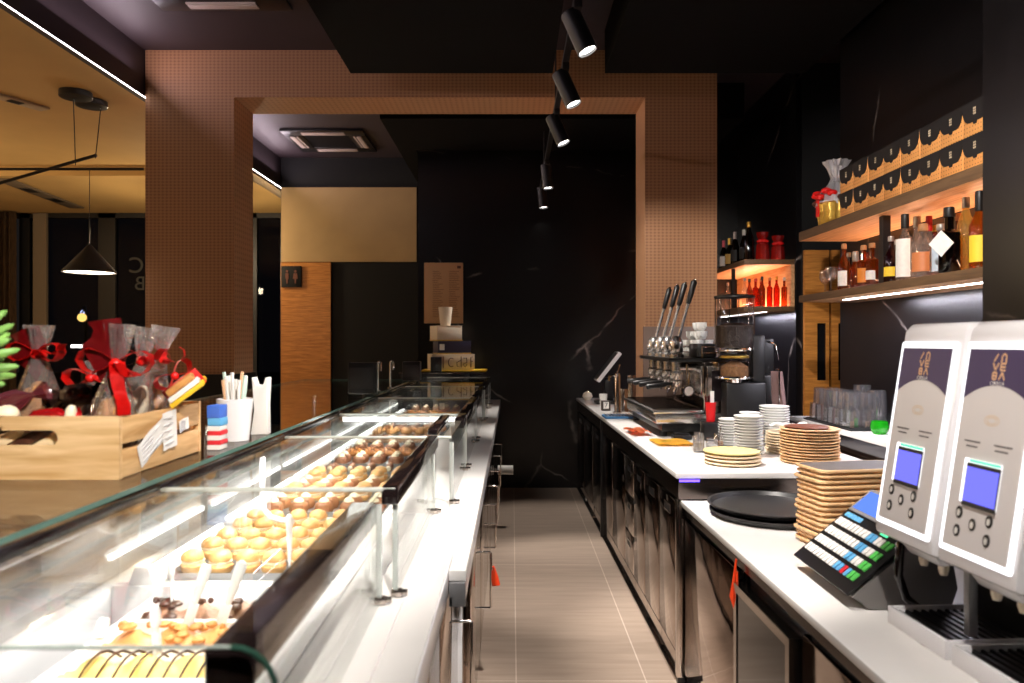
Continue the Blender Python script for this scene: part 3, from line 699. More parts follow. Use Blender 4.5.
# ================================================================ ON THE COFFEE COUNTER
def plate_proto(name, label, cat, r, h, mat, prof=None, group=None, loc=(0, 0, 0)):
    t = thing(name, label, cat, loc, 0, group)
    prof = prof or [(0, 0), (r * .55, 0), (r * .62, h * .12), (r, h * .8), (r, h), (r * .96, h * .98), (r * .6, h * .45), (0, h * .35)]
    MB().lathe(prof, seg=32).build('dish', mat, t)
    return t
def stack(proto, n, x, y, z0, pitch, lab, top, grp, jit=.002):
    ch = kids(proto)
    for k in range(n):
        l_ = top if k == n - 1 else lab
        loc = (x + random.uniform(-jit, jit), y + random.uniform(-jit, jit), z0 + k * pitch)
        if k == 0: proto.location = loc; proto['label'] = l_; proto['group'] = grp
        else: dup(proto, loc, random.uniform(0, 3), l_, grp, ch)
random.seed(11)
ZT = 1.001
WZ = 1.0005
for (x, y, n, r, wh) in ((1.28, 4.06, 14, .079, 'the tall white stack nearest the round boards'), (1.27, 4.34, 11, .075, 'the short white stack behind the sugar jars'), (1.575, 4.5, 15, .087, 'the wide white stack behind the wooden boards'), (1.402, 4.42, 13, .06, 'the rearmost white stack, half hidden between two others')):
    p = plate_proto('saucer', '', 'saucer', r, .022, M['porcelain'])
    stack(p, n, x, y, WZ, .0152, 'white saucer below the top one in ' + wh, 'topmost white saucer of ' + wh, 'white saucers, ' + wh)
def board_prof(r, h): return [(0, 0), (r - .022, 0), (r - .016, h * .35), (r, h * .6), (r, h - .001), (r - .004, h), (r - .02, h), (r - .026, h - .004), (0, h - .004)]
p = plate_proto('round_board', '', 'serving board', .146, .0135, M['board'], board_prof(.146, .0135))
stack(p, 12, 1.53, 3.86, WZ, .0148, 'round wooden serving board below the top of the tall front stack', 'topmost round wooden serving board of the tall front stack', 'round boards, tall front stack', .004)
p = plate_proto('round_board', '', 'serving board', .122, .0135, M['boardpale'], board_prof(.122, .0135))
stack(p, 8, 1.545, 4.2, WZ, .0148, 'round cream board below the top of the stack under the white napkin', 'topmost round cream board, directly under the white napkin', 'round boards, stack behind', .004)
p = plate_proto('round_board', '', 'serving board', .14, .0165, M['boardpale'], board_prof(.14, .0165))
stack(p, 3, 1.115, 3.80, WZ, .0178, 'cream round board under the yellow one near the counter step', 'cream round board directly under the yellow green one', 'low pile of cream boards', .003)
p = plate_proto('round_board', 'yellow green topped round board on the low pile near the step', 'serving board', .139, .0165, pbr('yellow_green_board', (222, 206, 140), .5), board_prof(.139, .0165))
p.location = (1.112, 3.80, WZ + 3 * .0178)
# napkin on the rear boards and dark cover on the front boards
g = [[(x_, y_, .004 + .012 * math.sin(i * 1.3 + j)) for i, x_ in enumerate([-.12 + .03 * q for q in range(9)])] for j, y_ in enumerate([-.07 + .035 * q for q in range(5)])]
o = MB().sheet(g, .018).build('napkin', M['paper']); o.location = (1.545, 4.2, WZ + 8 * .0148 + .03); tag(o, 'folded white napkin lying on the rear cream boards', 'napkin')
o = MB().lathe([(0, 0), (.105, 0), (.11, .004), (.1, .007), (0, .008)], seg=32).build('leather_coaster', pbr('brown_leather', (112, 62, 40), .5, var=.2)); o.location = (1.52, 3.87, WZ + 12 * .0148 + .0005); tag(o, 'flat dark brown disc lying on the tall wooden board stack', 'coaster')
# jars by the saucers
def jar(x, y, r, h, fill, label, spoon=False):
    t = thing('glass_jar', label, 'jar', (x, y, ZT), 0, 'small glass jars on the coffee counter')
    MB().lathe([(0, .002), (r * .95, .002), (r, .008), (r, h * .8), (r * .8, h * .9), (r * .84, h), (r * .78, h), (r * .74, h * .9), (r * .93, h * .79), (r * .93, .01), (0, .008)], seg=20).build('glass_body', M['glassware'], t)
    MB().lathe([(0, .011), (r * .88, .011), (r * .88, h * .5), (0, h * .55)], seg=18).build('contents', fill, t)
    if spoon:
        MB().tube([(.0, 0, h * .4), (.015, .01, h * 1.45)], .003, 8).build('spoon', M['chrome'], t)
jar(1.045, 4.2, .032, .11, pbr('sugar_fill', (196, 180, 160), .8), 'tall glass sugar jar with spoon at the end of the jars', True)
jar(1.125, 4.22, .034, .075, pbr('white_sugar', (236, 232, 226), .8), 'low glass jar of white sugar beside the tall spoon jar')
jar(1.185, 4.3, .03, .09, pbr('brown_sugar', (170, 120, 80), .8), 'small glass jar of brown sugar beside the short saucer stack', True)
# cloths
def cloth(name, label, x, y, z, w, d, m, rz=0, amp=.004, th=.006, cat='cloth'):
    g = [[(w * (i / 10 - .5), d * (j / 8 - .5), th + amp * (1 + math.sin(i * 1.1 + j * .7) * math.cos(j * .9))) for i in range(11)] for j in range(9)]
    o = MB().sheet(g, th).build(name, m); o.location = (x, y, z); o.rotation_euler = (0, 0, rz); return tag(o, label, cat)
cloth('cleaning_cloth', 'yellow cleaning cloth spread flat before the coffee machine', .97, 4.56, ZT + .001, .22, .27, M['yellowcloth'], .05)
cloth('cleaning_cloth', 'folded orange cloth at the counter edge by the coffee machine', .845, 5.05, ZT + .004, .13, .26, M['orangecloth'], .1, .008, .012)
o = MB().box(-.06, -.05, 0, .06, .05, .03, 0, .008).box(-.045, -.035, .03, .045, .035, .04, 0, .004).build('tamping_mat', M['plasticblack']); o.location = (1.075, 4.76, ZT); tag(o, 'small black tamping mat before the coffee machine', 'mat')
t = thing('drain_tray', 'blue edged steel drain tray beyond the coffee machine', 'tray', (.86, 6.11, ZT), RA)
MB().box(-.115, -.11, 0, .13, .11, .018, 0, .004).build('tray', M['blue'], t); b = MB()
for k in range(9): b.box(-.1 + k * .025, -.1, .018, -.088 + k * .025, .1, .022)
b.build('grid', M['steel'], t)
# ---------------------------------------------------------------- lever coffee machine
t = thing('espresso_machine', 'four lever chrome coffee machine on the raised counter', 'coffee machine', (.945, 4.87, ZT), RA)
b = MB()
for x, y in ((.05, .06), (.05, 1.04), (.55, .06), (.55, 1.04)): MB().cyl((x, y, 0), (x, y, .03), .025).build('foot', M['plasticblack'], t)
MB().box(.03, .01, .03, .6, 1.09, .085, 0, .008).build('base_frame', M['plasticblack'], t)
MB().box(-.015, -.01, .085, .6, 1.11, .15, 0, .01).build('base', M['brightsteel'], t)
b = MB(); b.box(-.03, -.015, .15, .30, 1.115, .172, 0, .006); b.build('drip_tray', M['brightsteel'], t)
b = MB()
for k in range(26): b.box(-.01, .02 + k * .042, .172, .28, .03 + k * .042, .18)
b.build('drip_grid', M['darksteel'], t)
MB().box(-.036, -.018, .155, -.03, 1.118, .168).build('front_strip', M['plasticblack'], t)
MB().box(.30, .0, .15, .60, 1.1, .49, 0, .012).build('body', M['mirror'], t)
MB().box(.29, .03, .27, .301, 1.07, .46, 0, .002).build('front_panel', M['satin'], t)
MB().box(.08, .03, .485, .60, 1.07, .51, 0, .006).build('top_plate', M['plasticblack'], t)
for z in (.545, .585):
    MB().tube([(.3, .03, z), (.59, .03, z), (.59, 1.07, z), (.3, 1.07, z), (.3, .03, z)], .005).build('cup_rail', M['chrome'], t)
for x, y in ((.3, .03), (.59, .03), (.59, 1.07), (.3, 1.07)): MB().cyl((x, y, .51), (x, y, .588), .005).build('cup_rail_post', M['chrome'], t)
p = MB().box(.32, -.012, .2, .58, -.001, .46, 0, .003).build('side_panel', M['steel'], t)
MB().box(.35, -.016, .23, .55, -.012, .43).build('side_window', pbr('smoked_panel', (46, 38, 40), .08, coat=.4), p)
for i, yg in enumerate((.18, .445, .67, .93)):
    xg = .165
    g = MB(); g.lathe([(.0, .36), (.036, .36), (.042, .375), (.042, .41), (.034, .42), (.034, .485), (.05, .49), (.05, .53), (.04, .54), (.044, .55), (.044, .61), (.038, .635), (.022, .655), (0, .66)], (xg, yg, 0), 22)
    g.cyl((xg, yg, .44), (.31, yg, .44), .03, None, 14); g.ell((xg - .035, yg, .575), (.02, .028, .028))
    gh = g.build('group_head', M['brightsteel'], t)
    MB().tube([(xg - .01, yg - .045, .58), (xg - .01, yg + .045, .58)], .014, 12).build('pivot', M['chrome'], gh)
    lv = MB().tube([(xg + .0, yg, .575), (xg + .025, yg, .68), (xg + .07, yg, .84), (xg + .078, yg, .87)], [.015, .013, .011, .014], 10).build('lever', M['brightsteel'], t)
    MB().tube([(xg + .078, yg, .872), (xg + .082, yg, .885), (xg + .12, yg, 1.02), (xg + .122, yg, 1.028)], [.012, .017, .021, .015], 12).build('lever_grip', M['plasticblack'], lv)
    MB().ell((xg + .124, yg, 1.034), (.012, .012, .008)).build('lever_tip', M['chrome'], lv)
    pf = MB(); pf.lathe([(0, .305), (.03, .31), (.036, .325), (.038, .352), (.044, .358), (0, .358)], (xg, yg, 0), 20)
    pf.tube([(xg, yg - .02, .305), (xg - .012, yg - .025, .28)], .006); pf.tube([(xg, yg + .02, .305), (xg - .012, yg + .025, .28)], .006)
    pp = pf.build('portafilter', M['satin'], t)
    MB().tube([(xg - .035, yg, .335), (xg - .06, yg, .335), (xg - .075, yg, .33), (xg - .2, yg - .02, .315), (xg - .208, yg - .02, .314)], [.008, .01, .016, .018, .012], 12).build('portafilter_handle', M['plasticblack'], pp)
    MB().tube([(xg + .11, yg + .06, .47), (xg + .1, yg + .06, .30), (xg + .06, yg + .06, .24)], .006).build('steam_pipe', M['chrome'], t)
gz = MB(); gz.cyl((.2, -.02, .30), (.2, .03, .30), .035, None, 24); gd = gz.build('gauge', M['chrome'], t)
MB().cyl((.2, -.022, .30), (.2, -.0205, .30), .028, None, 24).build('gauge_dial', M['paper'], gd)
MB().cyl((.2, .03, .3), (.2, .03, .47), .008).build('gauge_pipe', M['chrome'], t)
MB().box(.27, .05, .512, .40, .27, .605, 0, .012).build('cup_warmer_box', M['plasticblack'], t)
# cups on the machine
cp = None
for i, (x, y, z) in enumerate(((1.30, 5.24, 0), (1.30, 5.33, 0), (1.40, 5.24, 0), (1.30, 5.42, 0), (1.40, 5.38, 0), (1.31, 5.28, 1), (1.39, 5.32, 1), (1.31, 5.37, 1), (1.33, 5.25, 2), (1.34, 5.38, 2), (1.3, 5.52, 0), (1.3, 5.61, 0), (1.3, 5.475, 1), (1.3, 5.565, 1), (1.305, 5.46, 2), (1.33, 5.27, 3), (1.33, 5.37, 3))):
    zz = 1.513 + z * .061
    if cp is None:
        cp = thing('coffee_cup', '', 'cup', (x, y, zz))
        MB().lathe([(0, .003), (.02, 0), (.024, .003), (.036, .025), (.039, .058), (.036, .058), (.033, .026), (.02, .008), (0, .007)], seg=22).build('bowl', M['porcelain'], cp)
        MB().tube([(0, -.036, .046), (0, -.055, .044), (0, -.058, .028), (0, -.034, .02)], .004, 8).build('handle', M['porcelain'], cp)
        q = cp; cch = kids(cp)
    else: q = dup(cp, (x, y, zz), random.uniform(-.5, .5), children=cch)
    q['label'] = ('white coffee cup in the middle tier piled on the coffee machine' if z == 1 else 'white coffee cup in the third tier piled on the coffee machine' if z == 2 else 'white coffee cup on the very top of the pile on the coffee machine') if z else 'white coffee cup standing in the lower tier on the coffee machine'
    q['group'] = 'cups on the coffee machine ' + ('lower tier', 'middle tier', 'third tier', 'top tier')[z]
# ---------------------------------------------------------------- coffee grinder
t = thing('coffee_grinder', 'black coffee grinder with large clear hopper of beans', 'coffee grinder', (1.385, 4.66 + .03, ZT), 0)
t.location.y = 4.755; gx = 0
t.location.x = 1.41; t.location.y = 4.75
t.location = (1.62, 4.78, ZT)
t.location = (1.405, 4.74, ZT)
b = MB(); b.box(-.085, -.06, 0, .2, .1, .05, 0, .008); b.box(-.06, -.04, .05, .19, .1, .36, 0, .012); b.build('body', M['plasticblack'], t)
MB().lathe([(.0, .385), (.115, .385), (.118, .392), (.115, .4), (0, .4)], seg=32).build('lower_plate', M['chrome'], t)
MB().lathe([(.05, .36), (.055, .385), (0, .385)], seg=20).build('collar', M['chrome'], t)
MB().lathe([(.1, .4), (.1, .56), (.096, .56), (.096, .402)], seg=32).build('dosing_chamber', M['hopperglass'], t)
MB().lathe([(0, .402), (.085, .402), (.085, .46), (.02, .5), (0, .5)], seg=28).build('ground_coffee', pbr('ground_coffee', (120, 84, 52), .9, var=.3, scale=60), t)
MB().lathe([(.06, .51), (.09, .515), (.09, .53), (.06, .535)], seg=28).build('brass_ring', M['gold'], t)
MB().lathe([(0, .56), (.118, .56), (.122, .568), (.118, .578), (0, .578)], seg=32).build('upper_plate', M['chrome'], t)
hp = MB().lathe([(.12, .578), (.124, .62), (.124, .895), (.119, .895), (.119, .62), (.115, .58)], seg=36).build('hopper', M['hopperglass'], t)
MB().lathe([(0, .58), (.113, .58), (.116, .62), (.116, .72), (.05, .735), (0, .73)], seg=32).build('coffee_beans', M['beans'], hp)
for a in range(6): MB().box(.1185 * math.cos(a * 1.047) - .002, .1185 * math.sin(a * 1.047) - .002, .735, .1185 * math.cos(a * 1.047) + .002, .1185 * math.sin(a * 1.047) + .002, .894).build('hopper_rib', M['chrome'], hp)
MB().lathe([(0, .915), (.1, .913), (.126, .905), (.126, .895), (0, .895)], seg=36).build('lid', M['plasticblack'], t)
MB().box(.12, .01, .36, .2, .1, .66, 0, .01).build('side_housing', M['plasticblack'], t)
o = thing('coffee_grinder', 'low black grinder half hidden behind the clear bean hopper', 'coffee grinder', (1.68, 5.0, ZT))
MB().box(-.07, -.1, 0, .07, .1, .4, 0, .012).build('body', M['plasticblack'], o); MB().box(-.05, -.06, .4, .05, .06, .64, 0, .015).build('head', M['plasticblack'], o)
MB().tube([(-.02, -.11, .62), (.03, -.13, .6), (.05, -.13, .5)], .006).build('hose', M['chrome'], o)
# red tin, apron
t = thing('red_tumbler', 'red tumbler holding a white scoop beside the coffee machine', 'tumbler', (1.25, 4.72, ZT + .1165))
kb = thing('knock_box', 'black coffee knock box under the red tumbler', 'knock box', (1.25, 4.72, ZT)); MB().box(-.055, -.055, 0, .055, .055, .115, 0, .01).build('bin', M['plasticblack'], kb); MB().cyl((-.05, .03, .09), (.05, .03, .09), .01).build('bar', M['chrome'], kb)
MB().lathe([(0, .003), (.026, .0), (.033, .12), (.03, .12), (.024, .006), (0, .006)], seg=22).build('cup', pbr('red_plastic', (206, 24, 30), .35), t)
MB().box(-.002, -.002, .05, .022, .002, .19, 0, .001).build('scoop', M['paper'], t)
g = [[(.035 * math.sin(i * .9) + .01 * j / 3, (.02 + .035 * min(1, j / 4)) * (i / 7 * 2 - 1) * 1.2, -.045 * j) for i in range(8)] for j in range(8)]
o = MB().sheet(g, .004).build('hanging_cloth', pbr('dusty_pink_cloth', (172, 140, 136), .9)); o.location = (1.69, 4.79, 1.43); tag(o, 'dusty pink cloth hanging behind the bean grinder', 'cloth')
g2 = thing('cloth_stand', 'thin chrome stand carrying the dusty pink cloth', 'stand', (1.69, 4.74, ZT))
MB().cyl((0, 0, 0), (0, 0, .012), .05, None, 20).build('base', M['chrome'], g2); MB().tube([(0, 0, .012), (0, 0, .44), (0, .05, .44)], .005).build('pole', M['chrome'], g2)
# ---------------------------------------------------------------- far end of the counter
t = thing('steel_tap', 'steel column tap at the far end of the counter', 'tap', (.91, 6.48, ZT))
MB().lathe([(0, 0), (.04, 0), (.04, .01), (.026, .015), (.026, .33), (.02, .345), (0, .35)], seg=20).build('column', M['steel'], t)
MB().tube([(0, 0, .3), (-.03, -.01, .33), (-.07, -.02, .32), (-.075, -.02, .28)], .009).build('spout', M['chrome'], t)
MB().tube([(.0, 0, .35), (.02, 0, .42)], .006).build('handle', M['chrome'], t)
def pitcher(x, y, r, h, label, hd=True):
    t = thing('steel_pitcher', label, 'pitcher', (x, y, ZT))
    MB().lathe([(0, .002), (r, 0), (r, h * .55), (r * .85, h * .85), (r * .9, h), (r * .85, h), (r * .8, h * .84), (r * .94, h * .54), (r * .94, .006), (0, .006)], seg=22).build('jug', M['steel'], t)
    if hd: MB().tube([(0, -r * .9, h * .8), (0, -r * 1.6, h * .75), (0, -r * 1.6, h * .35), (0, -r, h * .25)], .005).build('handle', M['chrome'], t)
pitcher(.985, 6.63, .045, .2, 'steel milk pitcher standing beside the column tap')
pitcher(1.14, 7.1, .055, .3, 'tall steel shaker behind the milk pitcher', False)
t = thing('till_terminal', 'white tilted touch screen terminal on a black stand', 'terminal', (.95, 7.5, ZT))
MB().box(-.12, -.12, 0, .12, .12, .03, 0, .01).build('base', M['plasticblack'], t)
MB().box(-.03, -.04, .03, .06, .04, .26, 0, .01).build('neck', M['plasticblack'], t)
b = MB(); b.M = Matrix.Translation((0, 0, .37)) @ Matrix.Rotation(R(-52), 4, 'Y'); b.box(-.18, -.15, -.025, .18, .15, .015, 0, .008); sc = b.build('casing', M['gloss'], t)
b = MB(); b.M = Matrix.Translation((0, 0, .37)) @ Matrix.Rotation(R(-52), 4, 'Y'); b.box(-.165, -.135, .0155, .165, .135, .018); b.build('screen', M['plasticblack'], sc)
t = thing('paper_cup', 'white cup before the touch screen terminal', 'cup', (.87, 7.15, ZT)); MB().lathe([(0, .002), (.03, 0), (.04, .12), (.037, .12), (.028, .005), (0, .005)], seg=20).build('bowl', M['porcelain'], t)
t = thing('sugar_bowl', 'small round pale bowl at the far counter corner', 'bowl', (.8, 7.95, ZT)); MB().lathe([(0, .0), (.03, 0), (.055, .035), (.045, .07), (.02, .085), (0, .088)], seg=20).build('bowl', M['cream'], t); MB().ell((0, 0, .095), (.012, .012, .012)).build('knob', M['chrome'], t)
t = thing('number_holder', 'small dark table number block marked 7', 'number block', (.84, 6.72, ZT)); MB().box(-.04, -.03, 0, .04, .03, .09, 0, .006).build('block', pbr('dark_block', (70, 62, 58), .4), t)
MB().box(-.024, -.033, .02, .024, -.0302, .08).build('number_card', M['paper'], t); text('number', '7', .06, M['ink'], (0, -.0335, .05), (PI / 2, 0, 0), t)

# ================================================================ BACK BAR LEDGE, SHELVES, BOTTLES
t = thing('back_ledge', 'white topped back bar ledge carrying the glasses', 'back bar', (1.9, 4.0, 0))
MB().box(-.03, -.88, 1.09, .435, 1.05, 1.12, 0, .003).build('top', M['white'], t)
MB().box(0, -.88, 0, .435, 1.05, 1.09).build('body', pbr('dark_brown_gloss', (34, 24, 20), .12), t)
def shelf(label, x0, y0, x1, y1, z0, z1):
    b = MB().box(x0, y0, z0, x1, y1, z1, 0, .002)
    b.bm.normal_update()
    for f_ in b.bm.faces:
        if abs(f_.normal.z) < .5: f_.material_index = 1
    t = thing('wall_shelf', label, 'shelf', ((x0 + x1) / 2, (y0 + y1) / 2, z0))
    o = b.build('board', [M['shelfwood'], M['shelfedge']], t); o.data.transform(Matrix.Translation(-t.location)); return t
u1 = shelf('upper oak bar shelf carrying the woven gift boxes', 1.95, 3.105, 2.345, 5.1, 2.30, 2.36)
u2 = shelf('lower oak bar shelf carrying the spirit bottles', 1.95, 3.105, 2.345, 5.1, 1.885, 1.93)
MB().box(2.0, 4.04, 1.931, 2.04, 4.085, 2.299).build('shelf_post', M['plasticblack'], u2).data.transform(Matrix.Translation(-u2.location))
u3 = shelf('upper far shelf carrying champagne and red parcels', 2.05, 6.62, 2.495, 8.2, 2.30, 2.345)
u4 = shelf('lower far shelf carrying the red aperitif bottles', 2.05, 6.62, 2.495, 8.2, 1.885, 1.93)
MB().box(2.055, 7.0, 1.931, 2.085, 7.03, 2.299).build('shelf_post', M['plasticblack'], u4).data.transform(Matrix.Translation(-u4.location))
MB().box(2.46, 6.62, 1.931, 2.494, 8.2, 2.299).build('back_board', M['shelfwood'], u4).data.transform(Matrix.Translation(-u4.location))
for par, x, y0, y1, z, m_ in ((u2, 2.1, 3.11, 4.75, 1.8835, 'ledwhite'), (u4, 2.25, 6.63, 8.1, 1.8835, 'farled')):
    MB().box(x - .004, y0, z - .004, x + .004, y1, z + .001).build('led_strip', M[m_], par).data.transform(Matrix.Translation(-par.location))
area('shelf_led_down', (2.13, 3.95, 1.876), .02, 1.6, 15, (.88, .86, 1.0))
area('far_shelf_led_down', (2.3, 7.3, 1.876), .02, 1.4, 10, (.85, .82, 1.0))
area('shelf_led_up', (2.29, 4.1, 1.936), .03, 1.9, 9, (1, .56, .34), (PI, 0, 0))
area('far_shelf_led_up', (2.42, 7.4, 1.936), .03, 1.45, 9, (1, .56, .34), (PI, 0, 0))
def bottle(label, x, y, z, h, r, liq, cap, lab=None, shape='std', grp=None, lz=(.12, .45), caph=.1, shoulder=.62):
    t = thing('bottle', label, 'bottle', (x, y, z), 0, grp)
    nr = r * .36; sh = h * shoulder
    if shape == 'square': nr = r * .42; prof = [(0, .003), (r * .9, 0), (r, .006), (r, sh * .96), (r * .9, sh), (nr, sh + h * .04), (nr, h * (1 - caph))]
    elif shape == 'decanter': prof = [(0, .003), (r * .9, 0), (r, .01), (r * 1.0, sh * .7), (r * .6, sh), (nr, sh + h * .08), (nr * 1.2, h * (1 - caph))]
    elif shape == 'champ': nr = r * .33; prof = [(0, .003), (r * .94, 0), (r, .01), (r, h * .48), (r * .8, h * .6), (nr * 1.15, h * .78), (nr, h * (1 - caph))]
    else: prof = [(0, .003), (r * .92, 0), (r, .008), (r, sh * .88), (r * .82, sh * .97), (nr * 1.3, sh + h * .08), (nr, sh + h * .13), (nr, h * (1 - caph))]
    MB().lathe(prof, seg=8 if shape == 'square' else 20).build('glass_body', LQ[liq], t)
    MB().lathe([(nr * 1.18, h * (1 - caph) - .004), (nr * 1.25, h * (1 - caph)), (nr * 1.2, h - .003), (nr, h), (0, h)], seg=16).build('cap', CAPS[cap], t)
    if lab:
        b = MB(); n = 8; rr = r * (1.015 if shape != 'square' else 1.01)
        b.sheet([[(rr * math.cos(R(222 + sp)), rr * math.sin(R(222 + sp)), z_) for sp in [-52 + 104 * i / n for i in range(n + 1)]] for z_ in (h * lz[0], h * lz[1])])
        b.build('label', LBL[lab], t)
    return t
def on(px, X): return X, X * F / (px - CX)
Zs = 1.931
G = 'spirit bottles on the lower oak shelf'
def sb(px, X, *a, **k):
    x, y = on(px, X); lab = a[0]; return bottle(lab, x, y, Zs, *a[1:], grp=G, **k)
sb(844, 2.04, 'amber bottle with broad white label and red brown cap beside the goblets', .29, .036, 'amber', 'cork', 'white', lz=(.1, .42))
sb(855.5, 2.14, 'cut glass amber decanter with glass stopper', .25, .042, 'amber', 'silver', None, 'decanter', caph=.24)
sb(863.5, 2.03, 'amber bottle with orange label beside the decanter', .245, .033, 'amber', 'cork', 'orange', 'square')
sb(872, 2.03, 'amber bottle with small white label near the black shelf post', .245, .034, 'amber', 'cork', 'white', 'square', lz=(.15, .36))
sb(891, 2.02, 'plum bottle with yellow label right after the black shelf post', .25, .036, 'wine', 'silver', 'yellow', lz=(.14, .34))
sb(897.5, 2.12, 'plum bottle with silver cap tucked behind, near the black shelf post', .25, .036, 'wine', 'silver', None)
sb(905, 2.01, 'tall clear bottle with long white label and black cap', .34, .044, 'clear', 'black', 'white', lz=(.05, .62), caph=.2)
sb(917, 2.12, 'tall clear bottle with silver neck behind the copper labelled gin', .345, .042, 'clear', 'silver', None, caph=.16)
sb(923, 1.995, 'squat clear gin bottle with copper and white label', .26, .05, 'clear', 'cork', 'copper', lz=(.1, .46), caph=.12, shoulder=.66)
sb(929, 2.13, 'clear bottle with red and white neck behind the squat gin', .33, .036, 'clear', 'red', None, caph=.22)
sb(941, 2.03, 'clear bottle with pale blue label and low dark shoulder', .245, .041, 'clear', 'silver', 'blue', 'square', lz=(.08, .62))
t = sb(949, 1.99, 'black bottle with white diamond label and crown stopper', .30, .046, 'dark', 'black', None, 'square', caph=.14)
b = MB(); b.M = Matrix.Translation((-.058, -.04, .13)) @ Matrix.Rotation(R(-42), 4, 'Z'); b.prism([(-.05, 0), (0, -.06), (.05, 0), (0, .06)], -.004, .004, 'y'); b.build('diamond_label', LBL['white'], t)
sb(966, 2.085, 'very tall straw coloured bottle with large metal stopper', .352, .037, 'straw', 'silver', None, caph=.13, shoulder=.72)
sb(979.5, 1.99, 'orange liqueur bottle with yellow label beside the pillar', .33, .04, 'orange', 'black', 'yellow', lz=(.08, .42), caph=.25)
for k, (px, X, h, lq, cp_, l_) in enumerate(((849, 2.2, .27, 'dark', 'silver', 'dark bottle in the back row behind the amber decanter'), (868, 2.235, .28, 'amber', 'black', 'amber bottle in the back row between two square amber bottles'), (888, 2.2, .27, 'dark', 'red', 'dark red capped bottle in the back row by the shelf post'),
        (909, 2.22, .31, 'clear', 'black', 'clear bottle in the back row behind the tall clear bottle'), (934.5, 2.22, .30, 'amber', 'gold', 'amber bottle in the back row behind the pale blue label'), (945, 2.2, .29, 'dark', 'black', 'dark bottle in the back row beside the crown stoppered bottle'), (959, 2.2, .32, 'amber', 'cork', 'amber bottle in the back row behind the very tall straw bottle'))):
    sb(px, X, l_, h, .034, lq, cp_, None)
for i, (px, X) in enumerate(((825, 2.03), (831, 1.98))):
    x, y = on(px, X)
    t = thing('stemmed_goblet', ('clear stemmed goblet, outermost glass at the open shelf end', 'clear stemmed goblet beside the white labelled amber bottle')[i], 'goblet', (x, y, Zs), 0, 'goblets on the shelf')
    MB().lathe([(0, .002), (.03, 0), (.03, .004), (.005, .01), (.005, .055), (.025, .075), (.036, .1), (.032, .15), (.03, .15), (.033, .1), (.022, .078), (0, .066)], seg=20).build('bowl', M['glassware'], t)
# ---- far shelf
Zu = 2.346
G2 = 'bottles on the upper far shelf'
bottle('pink foiled sparkling wine bottle next to the patterned column', 2.15, 7.62, Zu, .30, .038, 'dark', 'pink', 'white', 'champ', G2, caph=.35)
bottle('gold foiled sparkling wine bottle, second from the patterned column', 2.14, 7.38, Zu, .29, .04, 'green', 'gold', 'gold', 'champ', G2, caph=.38)
bottle('dark sparkling wine bottle with silver neck', 2.13, 7.16, Zu, .32, .042, 'dark', 'silver', 'black', 'champ', G2, caph=.2)
bottle('dark sparkling wine bottle with white collar', 2.15, 6.95, Zu, .31, .042, 'dark', 'white', 'black', 'champ', G2, caph=.16)
bottle('tallest dark champagne bottle with gold tip beside the red parcels', 2.13, 6.74, Zu, .35, .046, 'dark', 'gold', None, 'champ', G2, caph=.14)
for (x, y, h, l_) in ((2.24, 6.71, .25, 'orange red cellophane parcel with bow on the far shelf'), (2.38, 6.72, .22, 'deep red cellophane parcel beside the wall end of the far shelf')):
    t = thing('gift_parcel', l_, 'parcel', (x, y, Zu), 0, 'red parcels on the far shelf')
    random.seed(int(x * 100))
    MB().lathe([(0, 0), (.052, 0), (.056, .02), (.05, h * .55), (.02, h * .68), (.045, h * .85), (.05, h), (.03, h * .9), (0, h * .7)], seg=18, wob=lambda i, z: 1 + .1 * math.sin(i * 2.3)).build('wrap', M['redfoil'], t)
    MB().lathe([(0, .01), (.03, .01), (.03, h * .5), (.015, h * .6), (0, h * .62)], seg=14).build('bottle', LQ['redorange'], t)
    b = MB()
    for a in range(5): b.ell((.028 * math.cos(a * 1.25), .028 * math.sin(a * 1.25) - .01, h * .68), (.028, .018, .016), 10, 7)
    b.build('bow', M['red'], t)
for i, (x, y, lq, h, sh, cp_, l_) in enumerate(((2.10, 7.3, 'clear', .26, 'decanter', 'silver', 'clear cut glass decanter behind the bean hopper'), (2.13, 6.86, 'clear', .27, 'decanter', 'silver', 'clear decanter beside the thin black post of the far shelf'), (2.17, 6.68, 'redorange', .25, 'square', 'red', 'square red aperitif bottle, first after the thin black post'),
        (2.235, 6.7, 'amber', .27, 'std', 'black', 'slim amber bottle between two red aperitif bottles'), (2.295, 6.68, 'redorange', .26, 'square', 'cork', 'square red aperitif bottle in the middle of the far shelf'), (2.36, 6.69, 'redorange', .27, 'std', 'gold', 'round red aperitif bottle, last but one towards the wall'), (2.425, 6.68, 'amber', .26, 'square', 'silver', 'dark amber bottle at the wall end of the far shelf'), (2.2, 6.95, 'amber', .27, 'std', 'black', 'amber bottle in the second row of the far shelf'), (2.3, 6.93, 'redorange', .27, 'std', 'cork', 'red bottle in the second row of the far shelf'))):
    bottle(l_, x, y, Zs, h, .028, lq, cp_, None, sh, 'bottles on the lower far shelf', shoulder=.66)
